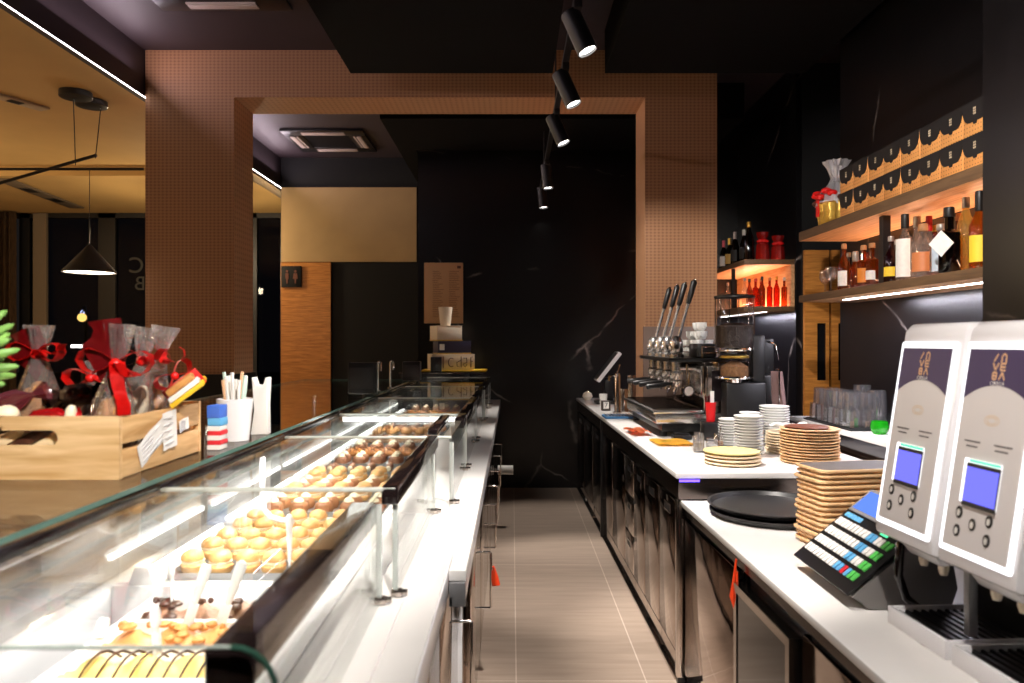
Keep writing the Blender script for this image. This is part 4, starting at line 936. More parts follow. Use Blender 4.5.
# ---- woven gift boxes
ordn = ['first', 'second', 'third', 'fourth', 'fifth', 'sixth', 'seventh', 'eighth']
gb = None
for row in range(2):
    for k in range(8):
        y = 3.205 + k * .1765; z = 2.361 + row * .147
        l_ = f"woven kraft gift box with black scalloped flap, {'upper' if row else 'lower'} row, {ordn[k]} from the pillar"
        if gb is None:
            gb = thing('gift_box', l_, 'gift box', (2.1, y, z), 0, 'woven gift boxes on the upper shelf')
            MB().box(-.12, -.0865, 0, .12, .0865, .14, 0, .003).build('body', M['kraft'], gb)
            b = MB(); pts = [(-.088, .1415), (-.088, .125)] + [(-.088 + .05 * (1 - math.cos(PI / 2 * k_ / 6)), .125 - .07 * math.sin(PI / 2 * k_ / 6)) for k_ in range(1, 7)]
            pts += [(-.014, .055), (-.009, .044), (.009, .044), (.014, .055)]
            pts += [(.038 + .05 * math.sin(PI / 2 * k_ / 6), .125 - .07 * math.cos(PI / 2 * k_ / 6)) for k_ in range(0, 7)] + [(.088, .1415)]
            b.prism(pts, -.1235, -.1205, 'x'); b.box(-.1235, -.088, .1405, .12, .088, .1445)
            fl = b.build('flap', M['plasticblack'], gb)
            b = MB()
            for r_ in range(3):
                for c_ in range(2): b.box(-.1245, -.009 + c_ * .01, .085 + r_ * .011, -.1236, -.002 + c_ * .01, .093 + r_ * .011)
            b.build('emblem', pbr('pale_gold_print', (196, 180, 150), .5), fl); gch = kids(gb)
        else: dup(gb, (2.1 + (.004 if (k + row) % 3 == 0 else 0), y, z), label=l_, children=gch)
# ---- gold basket with red bow
t = thing('gift_basket', 'gold wrapped gift basket with red bow and silver cellophane', 'gift basket', (2.09, 4.83, 2.361))
random.seed(4)
MB().lathe([(0, 0), (.10, 0), (.105, .01), (.12, .14), (.112, .15), (.095, .12), (0, .11)], seg=40, wob=lambda i, z: 1 + (.035 if i % 2 else -.02)).build('basket', M['gold'], t)
MB().lathe([(.11, .13), (.10, .2), (.045, .28), (.03, .31), (.055, .38), (.075, .42), (.05, .40), (.02, .33), (0, .30)], seg=26, wob=lambda i, z: 1 + .22 * math.sin(i * 2.7 + z * 30)).build('wrap', M['silverfoil'], t)
b = MB()
for a in range(9): b.ell((-.07 + .05 * math.cos(a * .7), .075 * math.sin(a * .7), .2 + .02 * math.cos(a * 2)), (.034, .034, .02), 10, 7)
b.box(-.125, -.02, .06, -.118, .02, .19); b.build('bow', M['red'], t)
b = MB()
for k in range(5): b.ell((-.09 + .02 * k, .09 - .05 * k, .16 + .012 * (k % 3)), (.03, .03, .022), 10, 7, jit=.1)
b.build('sweets', M['choc'], t)
# ---- glasses on the ledge
t = thing('bar_mat', 'black ribbed bar mat under the upturned glasses', 'bar mat', (2.08, 4.5, 1.121))
b = MB().box(-.2, -.34, 0, .2, .34, .01, 0, .003)
for k in range(20): b.box(-.19, -.33 + k * .034, .01, .19, -.318 + k * .034, .014)
b.build('mat', M['plasticblack'], t)
gl = None
for k, (x, y, z) in enumerate([(1.93 + i * .085, 4.24 + j * .088, 0) for j in range(7) for i in range(2)] + [(1.935 + i * .085, 4.28 + j * .088, 1) for j in range(6) for i in range(2)]):
    zz = 1.136 + z * .098
    l_ = 'clear upturned tumbler standing in the upper tier on the ledge' if z else 'clear upturned tumbler standing on the black bar mat'
    g_ = 'tumblers, upper tier' if z else 'tumblers, lower tier'
    if gl is None:
        gl = thing('tumbler', l_, 'tumbler', (x, y, zz), 0, g_)
        MB().lathe([(.036, 0), (.039, 0), (.037, .03), (.034, .096), (.03, .097), (0, .093), (0, .085), (.03, .088), (.034, .03), (.036, 0)], seg=10).build('glass_wall', M['glassware'], gl, 20); lch = kids(gl)
    else: dup(gl, (x, y, zz), random.uniform(0, 3), l_, g_, lch)
for i, (x, y, r, h) in enumerate(((2.12, 4.36, .055, .2), (2.13, 4.56, .055, .22), (2.22, 4.24, .06, .19))):
    t = thing('mixing_glass', ('cut crystal mixing glass behind the tumblers, middle one', 'tallest cut crystal mixing glass behind the tumblers', 'cut crystal mixing glass beside the black straws')[i], 'mixing glass', (x, y, 1.136))
    MB().lathe([(0, .003), (r * .8, 0), (r, .02), (r * 1.05, h * .6), (r * .9, h), (r * .84, h), (r * .96, h * .58), (r * .9, .02), (0, .012)], seg=14).build('glass_wall', M['glassware'], t)
t = thing('straw_holder', 'black holder bristling with dark drinking straws', 'straw holder', (2.14, 4.03, 1.1205))
MB().lathe([(0, .003), (.04, 0), (.045, .11), (.042, .11), (.037, .006), (0, .006)], seg=20).build('cup', M['plasticblack'], t)
for k in range(12):
    a = k * .52; MB().tube([(.012 * math.cos(a), .012 * math.sin(a), .01), (.07 * math.cos(a) * (.5 + .5 * (k % 2)), .07 * math.sin(a), .2 + .02 * (k % 3))], .003, 6).build('straw', M['plasticblack'], t)
t = thing('green_bowl', 'bright green plastic bowl on the white back bar ledge', 'bowl', (1.985, 4.05, 1.1205))
MB().lathe([(0, .003), (.03, 0), (.042, .015), (.047, .04), (.04, .07), (.036, .07), (.043, .04), (.038, .016), (0, .008)], seg=24).build('bowl', M['green'], t)
# ================================================================ LEFT DISPLAY COUNTER
def L(loc):
    b = MB(); b.M = Matrix.Translation(-Vector(loc)); return b
ZG = 1.266
def mats_edge(b, th_axis):
    b.bm.normal_update()
    for f_ in b.bm.faces:
        if abs(f_.normal[th_axis]) < .8: f_.material_index = 1
    return b
GE = [M['glass'], M['glassedge']]
def case(label, y0, y1, g0, g1, xg, face, deck, open_well=False, bar=(0, 0), posts=(), cross=False):
    loc = (-.7, y0, 0)
    t = thing('display_case', label, 'display case', loc, 0, 'lit display cases of the sweets counter')
    if open_well:
        b = L(loc)
        b.box(-1.25, y0, .1, face - .03, y1 - .005, .79)
        b.box(-1.25, y0, .79, -1.09, y1 - .005, .95, 0, .004); b.box(-.47, y0, .79, face - .03, y1 - .005, .969)
        b.box(-1.09, y0, .79, -.47, y0 + .02, .95, 0, .003); b.box(-1.09, y1 - .04, .79, -.47, y1 - .005, .955, 0, .004)
        b.build('cabinet', M['gloss'], t)
        b = L(loc); b.box(-1.085, y0 + .021, .791, -.985, y1 - .041, .80); b.build('drain_channel', M['alu'], t)
    else:
        b = L(loc); b.box(-1.25, y0, .1, face - .03, y1 - .005, deck - .02, 0, .003); b.build('cabinet', M['gloss'], t)
        b = L(loc); b.box(-1.245, y0 + .001, deck - .02, -.475, y1 - .006, deck, 0, .003); b.build('display_deck', M['white'], t)
    b = L(loc); b.box(-1.2, y0, 0, face - .06, y1 - .005, .1); b.build('plinth', M['darksteel'], t)
    n = 2 if y1 - y0 > 1.1 and y0 > 3 else 1; w = (y1 - y0) / n
    for k in range(n):
        b = L(loc); b.box(face - .03, y0 + k * w + .006, .11, face, y0 + (k + 1) * w - .012, .9, 0, .005); d = b.build('door', M['mirror'], t)
        b = L(loc); yh = y0 + (k + 1) * w - .1
        b.tube([(face, yh, .62), (face + .05, yh, .62), (face + .055, yh, .615), (face + .055, yh, .36), (face + .05, yh, .355), (face, yh, .355)], .006, 10); b.build('handle', M['chrome'], d)
    # glass
    b = L(loc); b.box(-.84, g0 + .002, ZG - .007, xg, g1 - .002, ZG); b.build('top_pane', M['glass'], t)
    b = L(loc); b.box(xg - .008, g0 + .002, 1.003, xg, g1 - .002, ZG - .008); b.build('service_pane', M['glass'], t)
    b = L(loc); q = [(-.845, ZG - .01), (-1.13, .955), (-1.122, .955), (-.838, ZG - .012)]; b.prism(q, g0 + .002, g1 - .002, 'y'); b.build('customer_pane', M['glassfront'], t)
    b = L(loc); b.prism([(-.84, ZG - .008), (xg - .009, ZG - .008), (xg - .009, 1.003), (-.469, 1.003), (-.469, deck + .004 if not open_well else .956), (-1.1, .956)], g1 - .009, g1 - .003, 'y'); b.build('end_pane', M['glass'], t)
    b = L(loc)
    if not open_well: b.box(-.84, g0, ZG - .006, xg, g0 + .007, ZG + .003, 0, .002)
    b.box(-.84, g1 - .009, ZG - .006, xg, g1 - .003, ZG + .003, 0, .002); b.build('glass_edge', pbr('pale_glass_edge', (196, 200, 192), .2), t)
    b = L(loc); b.box(-.865, g0, ZG - .02, -.842, g1 - .002, ZG + .012, 0, .003); b.build('customer_rail', M['railblack'], t)
    if bar[1]:
        b = L(loc); b.box(xg - .035, bar[0], ZG - .04, xg + .007, bar[1], ZG + .006, 0, .006, 3) if not open_well else b.box(-.385, bar[0], 1.186, -.322, bar[1], 1.236, 0, .007, 3)
        b.build('top_rail', M['railblack'], t)
    for yp in posts:
        b = L(loc); b.box(xg - .01, yp, 1.001, xg + .002, yp + .012, ZG - .03, 0, .002); p_ = b.build('glass_clamp_post', pbr('pale_glass_post', (196, 202, 198), .15), t)
        b = L(loc); b.box(xg - .014, yp - .006, 1.0005, xg + .014, yp + .018, 1.018, 0, .004); b.cyl((xg + .014, yp + .005, 1.011), (xg + .026, yp + .005, 1.011), .007); b.build('clamp', M['steel'], p_)
    # lights
    zl = deck + .0005 if not open_well else .951
    if not open_well: b = L(loc); b.box(-1.075, max(y0, g0) + .03, zl, -1.058, g1 - .03, zl + .012); b.build('led_strip', M['ledcase'], t)
    if cross: b = L(loc); b.box(-.82, g1 - .03, ZG - .034, xg - .04, g1 - .014, ZG - .012); b.build('led_strip', M['ledcase'], t)
    cy = (g0 + g1) / 2
    area('case_led', (-.80, cy, ZG - .034), .02, (g1 - g0) - .08, (2.6 if open_well else CASEW) * (g1 - g0), (1, .96, .9), (0, R(14), 0))
    return t
CASEW = 5.5
cs = [case('gelato display case with white tubs, closest part of the counter', .93, 2.08, .93, 1.80, -.31, -.2, .95, True, (.932, 1.795), (1.765,)),
      case('lit pastry case of cream puffs just beyond the gelato tubs', 2.083, 2.78, 1.803, 2.78, -.28, -.2, .94, False, (1.803, 2.778), (1.82, 2.70)),
      case('third lit display case with choux and brown pastries', 2.784, 3.66, 2.784, 3.66, -.225, -.155, .95, False, (3.40, 3.655), (2.86, 3.6), True),
      case('fourth lit display case filled with brown filled pastries', 3.664, 4.70, 3.664, 4.70, -.225, -.155, .95, False, (3.664, 4.696), (3.7, 4.6)),
      case('fifth lit display case with croissants, before the last case', 4.704, 5.9, 4.704, 5.9, -.225, -.155, .95, False, (4.9, 5.88), (4.75, 5.8)),
      case('last lit display case below the far stack of boxes', 5.904, 7.4, 5.904, 7.4, -.215, -.155, .95, False, (6.1, 7.3), (5.95, 6.9, 7.35))]
b = L((-.7, 2.784, 0)); b.box(-.315, 2.79, ZG + .0045, -.276, 3.32, ZG + .03, 0, .006, 3); b.build('top_rail', M['railblack'], cs[2])
# rounded glass end pane with green edge, at the near end
loc = (-.7, .93, 0)
pts = [(-1.1, .97), (-.845, ZG - .02)] ; out = [(-.845, ZG - .022), (-.345, ZG - .022)] + [(-.345 + .055 * math.sin(R(a)), ZG - .077 + .055 * math.cos(R(a))) for a in range(15, 91, 15)] + [(-.29, 1.003)]
b = L(loc); b.prism([(-1.1, .957)] + out + [(-.469, 1.003), (-.469, .957)], .918, .926, 'y'); b.build('near_end_pane', M['glass'], cs[0])
b = L(loc); b.tube([(x, .922, z) for x, z in out[:2]], .003, 8); b.build('pale_edge', pbr('pale_pane_edge', (176, 190, 182), .15), cs[0])
b = L(loc); b.tube([(x, .922, z) for x, z in out[1:]], .0042, 8); b.build('green_edge', pbr('dark_green_glass_edge', (54, 92, 78), .15, coat=.5), cs[0])
b = L(loc); b.prism([(-1.05, .951), (-.97, .951), (-.99, 1.005), (-1.03, 1.005)], 2.042, 2.06, 'y', 0, .006); b.build('pane_bracket', M['gloss'], cs[0])
b = L((-.7, 2.083, 0)); b.tube([(-.833, 2.5, 1.236), (-.833, 2.5, 1.11), (-.827, 2.5, 1.06), (-.80, 2.49, 1.035), (-.76, 2.48, 1.028), (-.72, 2.47, 1.027)], .0095, 10); b.build('bent_support', M['gloss'], cs[1])
# ledges
loc = (-.3, .9, 0)
t = thing('service_ledge', 'near white service ledge with shallow grooves, beside the gelato case', 'ledge', loc)
b = L(loc); b.box(-.465, .9, .9705, -.178, 2.715, 1.0, 0, .003); b.build('slab', M['white'], t)
b = L(loc)
for x in (-.42, -.345, -.262): b.box(x, .9, 1.0, x + .004, 2.715, 1.0025)
b.build('groove_line', M['palegrey'], t)
b = L(loc); b.box(-.1785, .9, .93, -.172, 2.715, 1.0005, 0, .002); b.build('front_lip', M['gloss'], t)
loc = (-.3, 5, 0)
t = thing('service_ledge', 'long far white service ledge running to the back wall', 'ledge', loc)
b = L(loc); b.prism([(-.465, 2.72), (-.1715, 2.72), (-.1715, 2.03), (-.125, 2.03), (-.125, 8.0), (-.465, 8.0)], .971, 1.0, 'z', 0, .003); b.build('slab', M['white'], t)
b = L(loc); b.box(-.132, 2.03, .92, -.1255, 8.0, .9705); b.build('front_lip', M['gloss'], t)
b = L(loc); b.box(-.17, 2.02, .905, -.125, 2.035, .9705, 0, .002); b.box(-.17, 2.02, .905, -.162, 2.07, .93); b.build('end_bracket', M['alu'], t)
# glass serving shelf on the customer side
loc = (-1.2, 1.0, 0)
t = thing('glass_shelf', 'long green edged glass serving shelf carrying the wooden crate', 'shelf', loc)
b = L(loc); b.box(-1.72, 1.0, 1.298, -.808, 6.2, 1.309); mats_edge(b, 2); b.build('glass_sheet', GE, t)
for y in (1.2, 2.9, 4.5, 6.0):
    b = L(loc); b.cyl((-1.19, y, .951), (-1.19, y, 1.2975), .012); b.cyl((-1.19, y, 1.29), (-1.19, y, 1.2978), .03); b.build('support', M['steel'], t)
# end cabinet
loc = (-.7, 7.42, 0)
t = thing('end_cabinet', 'dark counter end cabinet carrying the far stack of boxes', 'cabinet', loc)
b = L(loc); b.box(-1.1, 7.42, .1, -.47, 8.25, 1.3, 0, .004); b.build('body', M['plasticblack'], t); b = L(loc); b.box(-1.12, 7.41, 1.3, -.26, 8.27, 1.316, 0, .003); b.build('top', M['darksteel'], t)
b = L(loc); b.box(-1.08, 7.46, 0, -.5, 8.22, .1); b.build('plinth', M['plasticblack'], t)
# ---------------------------------------------------------------- gelato tubs
random.seed(21)
def tub(yc, gel, label, extra=None):
    loc = (-.755, yc, .8015)
    t = thing('gelato_tub', label, 'gelato tub', loc, 0, 'white gelato tubs')
    x0, x1, y0, y1 = -.215, .215, -.08, .08
    b = MB()
    for a0, b0, a1, b1 in ((x0, y0, x1, y0 + .006), (x0, y1 - .006, x1, y1), (x0, y0 + .006, x0 + .006, y1 - .006), (x1 - .006, y0 + .006, x1, y1 - .006)): b.box(a0, b0, 0, a1, b1, .125, 0, .002)
    b.box(x0 + .006, y0 + .006, 0, x1 - .006, y1 - .006, .005)
    b.box(x0 - .006, y0 - .001, .12, x0 + .006, y1 + .001, .128, 0, .002); b.box(x1 - .006, y0 - .001, .12, x1 + .006, y1 + .001, .128, 0, .002)
    b.build('pan', M['gloss'], t)
    nx, ny = 30, 12
    ph = random.uniform(0, 6)
    g = [[(-.207 + .414 * i / nx, -.072 + .144 * j / ny, .085 + .045 * math.sin(PI * j / ny) * (.6 + .4 * math.sin(PI * i / nx)) + .012 * math.sin(i * .8 + ph + j * .5) + random.uniform(-.004, .004)) for i in range(nx + 1)] for j in range(ny + 1)]
    b = MB(); b.sheet(g); b.build('gelato', gel, t, 60)
    if extra:
        if extra == 'drizzle':
            for k in range(9):
                x_ = -.15 + k * .035; j0 = .0
                b = MB(); b.tube([(x_ + .03 * q / 6, -.06 + .02 * q, .085 + .045 * math.sin(PI * (-.06 + .02 * q + .072) / .144) + .016) for q in range(7)], .0028, 6); b.build('chocolate_drizzle', M['choc'], t)
        else:
            for k in range(26):
                x_, y_ = random.uniform(-.18, .18), random.uniform(-.055, .055)
                b = MB(); b.ell((x_, y_, .098 + .045 * math.sin(PI * (y_ + .072) / .144)), (random.uniform(.008, .017),) * 2 + (.008,), 8, 5, jit=.15); b.build('topping', M[extra], t)
tub(1.62, M['gelyellow'], 'gelato tub of yellow ice cream striped with chocolate', 'drizzle')
tub(1.785, M['gelorange'], 'gelato tub of pale caramel ice cream, between the yellow one and the cookie one', 'cookie')
tub(1.95, M['gelbrown'], 'gelato tub of brown cookie ice cream against the white divider', 'choc')
tub(1.455, M['gelwhite'], 'gelato tub of cream white ice cream nearest the rounded glass end', 'darkred')
tub(1.29, M['gelwhite'], 'gelato tub of plain white ice cream at the very front of the case')
def spatula(p0, p1, label):
    p0, p1 = Vector(p0), Vector(p1); d = p1 - p0
    t = thing('spatula', label, 'spatula', p0, 0, 'white gelato spatulas')
    t.rotation_euler = d.to_track_quat('Z', 'X').to_euler(); Ln = d.length
    MB().box(-.012, -.003, 0, .012, .003, .05, 0, .001).build('blade', M['gloss'], t)
    b = MB(); b.lathe([(0, .048), (.006, .05), (.008, .07), (.0115, Ln - .04), (.012, Ln - .01), (.008, Ln - .001), (0, Ln)], seg=14, sx=1.15, sy=.8); b.build('handle', M['gloss'], t)
spatula((-.885, 1.95, .938), (-.895, 1.97, 1.05), 'short white spatula upright in the brown cookie gelato')
spatula((-.785, 1.815, .936), (-.745, 1.835, 1.075), 'leaning white spatula in the caramel gelato, by the upright one')
spatula((-.705, 1.815, .936), (-.655, 1.825, 1.085), 'leaning white spatula in the caramel gelato, nearer the black rail')
spatula((-.765, 1.62, .944), (-.767, 1.61, 1.05), 'white spatula standing upright in the yellow gelato')
spatula((-.905, 1.615, .938), (-.885, 1.63, 1.02), 'short white spatula slanting at the edge of the yellow gelato')
spatula((-.635, 2.14, .942), (-.638, 2.15, 1.125), 'white spatula standing just behind the white divider')
# ---------------------------------------------------------------- pastries
def ptray(yc, w, z, label, x0=-.98, x1=-.485):
    t = thing('pastry_tray', label, 'tray', ((x0 + x1) / 2, yc, z + .001)); h = (x1 - x0) / 2
    b = MB().box(-h, -w / 2, 0, h, w / 2, .006, 0, .002)
    b.box(-h, -w / 2, .006, h, -w / 2 + .004, .02); b.box(-h, w / 2 - .004, .006, h, w / 2, .02); b.box(-h, -w / 2 + .004, .006, -h + .004, w / 2 - .004, .02); b.box(h - .004, -w / 2 + .004, .006, h, w / 2 - .004, .02)
    b.build('sheet', M['alu'], t); return z + .0075
def p_puff(t):
    MB().lathe([(0, 0), (.026, .001), (.034, .012), (.035, .024), (.03, .03), (0, .03)], seg=18, wob=lambda i, z: 1 + .05 * math.sin(i * 2.1)).build('base', M['puff'], t)
    MB().lathe([(.0, .029), (.031, .03), (.033, .036), (.0, .04)], seg=18, wob=lambda i, z: 1 + .05 * math.sin(i * 3)).build('cream', M['custard'], t)
    MB().lathe([(0, .038), (.031, .039), (.032, .048), (.024, .061), (.01, .067), (0, .068)], seg=18, wob=lambda i, z: 1 + .05 * math.sin(i * 1.7 + 1)).build('cap', M['puff'], t)
def p_brown(t):
    MB().lathe([(0, 0), (.03, 0), (.036, .015), (.032, .035), (.02, .045), (0, .047)], seg=16, wob=lambda i, z: 1 + .08 * math.sin(i * 2.4)).build('bun', M['brownpastry'], t)
    MB().lathe([(.02, .044), (.018, .052), (.008, .06), (0, .062)], seg=12).build('topping', M['custard'], t)
def p_croissant(t):
    path = [(.045 * math.cos(a), .045 * math.sin(a) - .02, .0225) for a in [R(10 + 160 * k / 10) for k in range(11)]]
    MB().tube(path, [.005, .011, .015, .018, .021, .0215, .021, .018, .015, .011, .005], 12).build('roll', M['croissant'], t)
    b = MB()
    for k in (3, 5, 7):
        a = R(10 + 16 * k); b.tube([(.045 * math.cos(a) * (1 + s_), .045 * math.sin(a) * (1 + s_) - .02, .0225 + .024 * math.cos(s_ * 3)) for s_ in (-.4, -.2, 0, .2, .4)], .004, 6)
    b.build('ridge', M['brownpastry'], t)
def p_cannolo(t):
    MB().cyl((-.045, 0, .018), (.045, 0, .018), .018, .018, 16).build('shell', M['brownpastry'], t)
    MB().ell((-.046, 0, .018), (.014, .015, .015), 10, 7).ell((.046, 0, .018), (.014, .015, .015), 10, 7).build('filling', M['custard'], t)
def p_muffin(t):
    MB().lathe([(0, 0), (.024, 0), (.032, .035), (0, .035)], seg=20, wob=lambda i, z: 1 + (.04 if i % 2 else -.02)).build('paper_case', M['cream'], t)
    MB().lathe([(.034, .034), (.038, .042), (.03, .058), (.012, .066), (0, .067)], seg=18).build('top', M['cookie'], t)
protos = {}
def place(kind, fn, name, cat, label, grp, x, y, z, rz):
    if kind not in protos:
        t = thing(name, label, cat, (x, y, z), rz, grp); fn(t); protos[kind] = (t, kids(t)); return
    p, ch = protos[kind]; dup(p, (x, y, z), rz, label, grp, ch)
random.seed(9)
rown = ['first', 'second', 'third', 'fourth', 'fifth']
for r_ in range(5):
    yc = 2.19 + r_ * .128
    zt = ptray(yc, .118, .94, f'grey pastry tray, {rown[r_]} row from the white divider in the cream puff case')
    for k in range(6):
        place('puff', p_puff, 'cream_puff', 'cream puff', f'golden cream puff on the {rown[r_]} tray from the white divider', f'cream puffs on the {rown[r_]} tray', -.93 + k * .079 + random.uniform(-.006, .006), yc + random.uniform(-.012, .012), zt, random.uniform(0, 6))
layout = {2: (2.784, 3.66, [('brown', p_brown, 'filled_bun'), ('puff', p_puff, 'cream_puff'), ('brown', p_brown, 'filled_bun'), ('puff', p_puff, 'cream_puff')]),
          3: (3.664, 4.70, [('cannolo', p_cannolo, 'cannolo'), ('brown', p_brown, 'filled_bun'), ('croissant', p_croissant, 'croissant'), ('brown', p_brown, 'filled_bun')]),
          4: (4.704, 5.9, [('croissant', p_croissant, 'croissant'), ('muffin', p_muffin, 'muffin'), ('croissant', p_croissant, 'croissant'), ('cannolo', p_cannolo, 'cannolo')]),
          5: (5.904, 7.4, [('muffin', p_muffin, 'muffin'), ('croissant', p_croissant, 'croissant'), ('brown', p_brown, 'filled_bun')])}
cn = {2: 'third', 3: 'fourth', 4: 'fifth', 5: 'last'}
words_ = {'filled_bun': 'brown cream topped bun', 'cream_puff': 'golden cream puff', 'cannolo': 'brown cannolo with cream ends', 'croissant': 'glazed croissant', 'muffin': 'amber muffin in a pale paper case'}
for ci, (a, z_, rows_) in layout.items():
    st = (z_ - a - .08) / len(rows_)
    for r_, (kind, fn, nm) in enumerate(rows_):
        yc = a + .06 + st * (r_ + .5)
        zt = ptray(yc, min(.2, st - .02), .95, f'grey pastry tray of {nm.replace("_", " ")}s, {rown[r_]} tray of the {cn[ci]} display case')
        for k in range(5):
            for q in range(2):
                rz = random.uniform(-.2, .2) if kind != 'puff' else random.uniform(0, 6)
                if kind == 'cannolo': rz = PI / 2 + random.uniform(-.1, .1)
                if kind == 'cannolo' and q: continue
                dy = 0 if kind == 'cannolo' else (-.047 + q * .094 if kind != 'croissant' else -.046 + q * .092)
                place(kind, fn, nm, nm.replace('_', ' '), f'{words_[nm]} on the {rown[r_]} tray of the {cn[ci]} display case', f'{nm.replace("_", " ")}s, {rown[r_]} tray of the {cn[ci]} case', -.92 + k * .097, yc + dy, zt, rz)
# ================================================================ CRATE AND GIFTS ON THE GLASS SHELF
ZS = 1.3098
x0, x1, y0, y1, ht = -1.36, -.88, 1.68, 2.12, .142
loc = (-1.12, 1.9, ZS)
crate = thing('wooden_crate', 'pale pine crate with a hand slot, full of wrapped gifts', 'crate', loc)
def LC():
    b = MB(); b.M = Matrix.Translation((-loc[0], -loc[1], 0)); return b
b = LC(); sx0, sx1, zc, r = -1.17, -1.035, .094, .017
b.prism([(x0, 0), (x1, 0), (x1, zc - r), (x0, zc - r)], y0, y0 + .014, 'y'); b.prism([(x0, zc + r), (x1, zc + r), (x1, ht), (x0, ht)], y0, y0 + .014, 'y')
arc = [(r * math.cos(R(a)), r * math.sin(R(a))) for a in range(-90, 91, 15)]
b.prism([(x1, zc + r), (x1, zc - r)] + [(sx1 + .0 + p_, zc + q_) for p_, q_ in arc], y0, y0 + .014, 'y')
b.prism([(x0, zc - r), (x0, zc + r)] + [(sx0 - p_, zc - q_) for p_, q_ in arc], y0, y0 + .014, 'y')
b.build('front_board', M['crate'], crate)
b = LC(); b.box(x0, y1 - .014, 0, x1, y1, ht); b.build('back_board', M['crate'], crate)
for xs in (x1 - .012, x0):
    for z0_, z1_ in ((.002, .064), (.078, ht - .004)):
        b = LC(); b.box(xs, y0 + .0145, z0_, xs + .012, y1 - .0145, z1_, 0, .002); b.build('side_slat', M['crateside'], crate)
b = LC(); b.box(x0 + .013, y0 + .015, .001, x1 - .013, y1 - .015, .01); b.build('bottom', M['crateside'], crate)
for xs in (x1 - .04, x0 + .013):
    for ys in (y0 + .0145, y1 - .04): b = LC(); b.box(xs, ys, .01, xs + .027, ys + .025, ht - .008); b.build('corner_block', M['crateside'], crate)
# receipts on the side
def note(label, yc, zc, w, h, rot, off):
    o = MB(); o.M = Matrix.Translation((-.8795 + off, yc, zc)) @ Matrix.Rotation(rot, 4, 'X')
    g = [[(.0015 * math.sin(i * 1.4 + 1) + .0016, w * (i / 6 - .5), h * (j / 4 - .5)) for i in range(7)] for j in range(5)]
    o.sheet(g); a = o.build('receipt', M['paper']); tag(a, label, 'receipt')
    o = MB(); o.M = Matrix.Translation((-.8795 + off + .0008, yc, zc)) @ Matrix.Rotation(rot, 4, 'X')
    for k in range(5):
        o.box(.0012 , -w * .42, h * (-.36 + .17 * k), .0034, -w * .42 + random.uniform(.4, .75) * w, h * (-.36 + .17 * k) + .0022)
    o.build('print_lines', pbr('faint_receipt_ink', (206, 204, 206), .9), a)
random.seed(2)
note('white handwritten slip slanting across the crate side', 1.835, 1.378, .155, .058, R(24), 0)
note('white receipt stuck upright over the slanting slip on the crate', 1.915, 1.395, .08, .095, R(4), .004)
note('small white slip at the far edge of the crate side papers', 2.005, 1.398, .06, .032, R(8), .001)
# gift bags
def bow(b, c, s, az=0):
    s *= 1.35
    c = Vector(c); Rz = Matrix.Rotation(az, 3, 'Z')
    for sg in (-1, 1):
        g = []
        for i in range(9):
            a = PI * i / 8; rr = s * (.35 + .65 * math.sin(a))
            row = []
            for w in (-1, 1):
                row.append(c + Rz @ Vector((sg * s * 1.0 * math.sin(a) * (1 if i < 5 else .92), w * s * .32 * (.3 + .7 * math.sin(a)) , s * .45 * math.cos(a) * math.sin(a) * 1.6 + .1 * s)))
            g.append(row)
        b.sheet(g, .0015)
    b.ell(c, (s * .2, s * .2, s * .2), 10, 7)
def tails(b, c, s, dirs):
    c = Vector(c)
    for d in dirs:
        d = Vector(d); pd = Vector((-d.y, d.x, 0))
        pd = pd.normalized() if pd.length > .01 else Vector((1, 0, 0))
        b.sheet([[c + d * (k / 7) + Vector((0, -.012 * math.sin(k), .01 * math.sin(k * 1.2))) + pd * w * s * .25 for w in (-1, 1)] for k in range(8)], .0015)
def cello_bag(label, x, y, z, r, hb, hn, htop, fill, rx=0, ry=0, seed=1, bowsize=.05, tl=(), az=0, fin=None, ruf=.55):
    random.seed(seed)
    t = thing('gift_bag', label, 'gift bag', (x, y, z), 0, 'ribboned gift bags in the crate', (rx, ry, az))
    for k in range(6):
        a = k * 1.05
        rr = r * .42
        MB().ell((rr * math.cos(a) * (k > 0), rr * math.sin(a) * (k > 0), hb * (.3 + .09 * k)), (r * .46, r * .46, hb * .27), 12, 8, jit=.05).build('biscuit', fill, t)
    wb = lambda i, z_: 1 + .1 * math.sin(i * 2.3 + z_ * 40) + .05 * math.sin(i * 5.1)
    b = MB(); b.lathe([(r * .8, 0), (r, .012), (r * 1.02, hb * .6), (r * .8, hb * .88), (r * .28, hn)], seg=36, wob=wb)
    wt = lambda i, z_: 1 + .3 * math.sin(i * 2.7 + 1) * min(1, max(0, (z_ - hn) / .05))
    b.lathe([(r * .28, hn), (r * .42, hn + (htop - hn) * .4), (r * ruf, htop - .012)], seg=36, wob=wt)
    # ragged top
    b.build('cellophane', M['cello'], t, 80)
    b = MB(); bow(b, (0, -r * .25, hn), bowsize); b.cyl((0, 0, hn - .008), (0, 0, hn + .008), r * .33, None, 16)
    if tl: tails(b, (0, -r * .3, hn), bowsize, tl)
    b.build('ribbon', M['red'], t, 60)
    if fin:
        b = MB(); g = []
        for i in range(6):
            g.append([Vector((fin[0] * i / 5 + .02 * math.sin(j), -.01 + .012 * math.sin(i + j), fin[1] * i / 5 + (j - 1.5) * fin[2] * (1 - .75 * i / 5))) + Vector((0, 0, hn)) for j in range(4)])
        b.sheet(g, .0015); b.build('red_paper', M['darkred'], t, 60)
zf = ZS + .012
cello_bag('clear gift bag with dark red paper wings at the slot end of the crate', -1.235, 1.95, zf + .003, .055, .19, .262, .35, M['cookie'], 0, .02, 3, .05, [(.09, -.02, .02)], 0, (-.08, .03, .05))
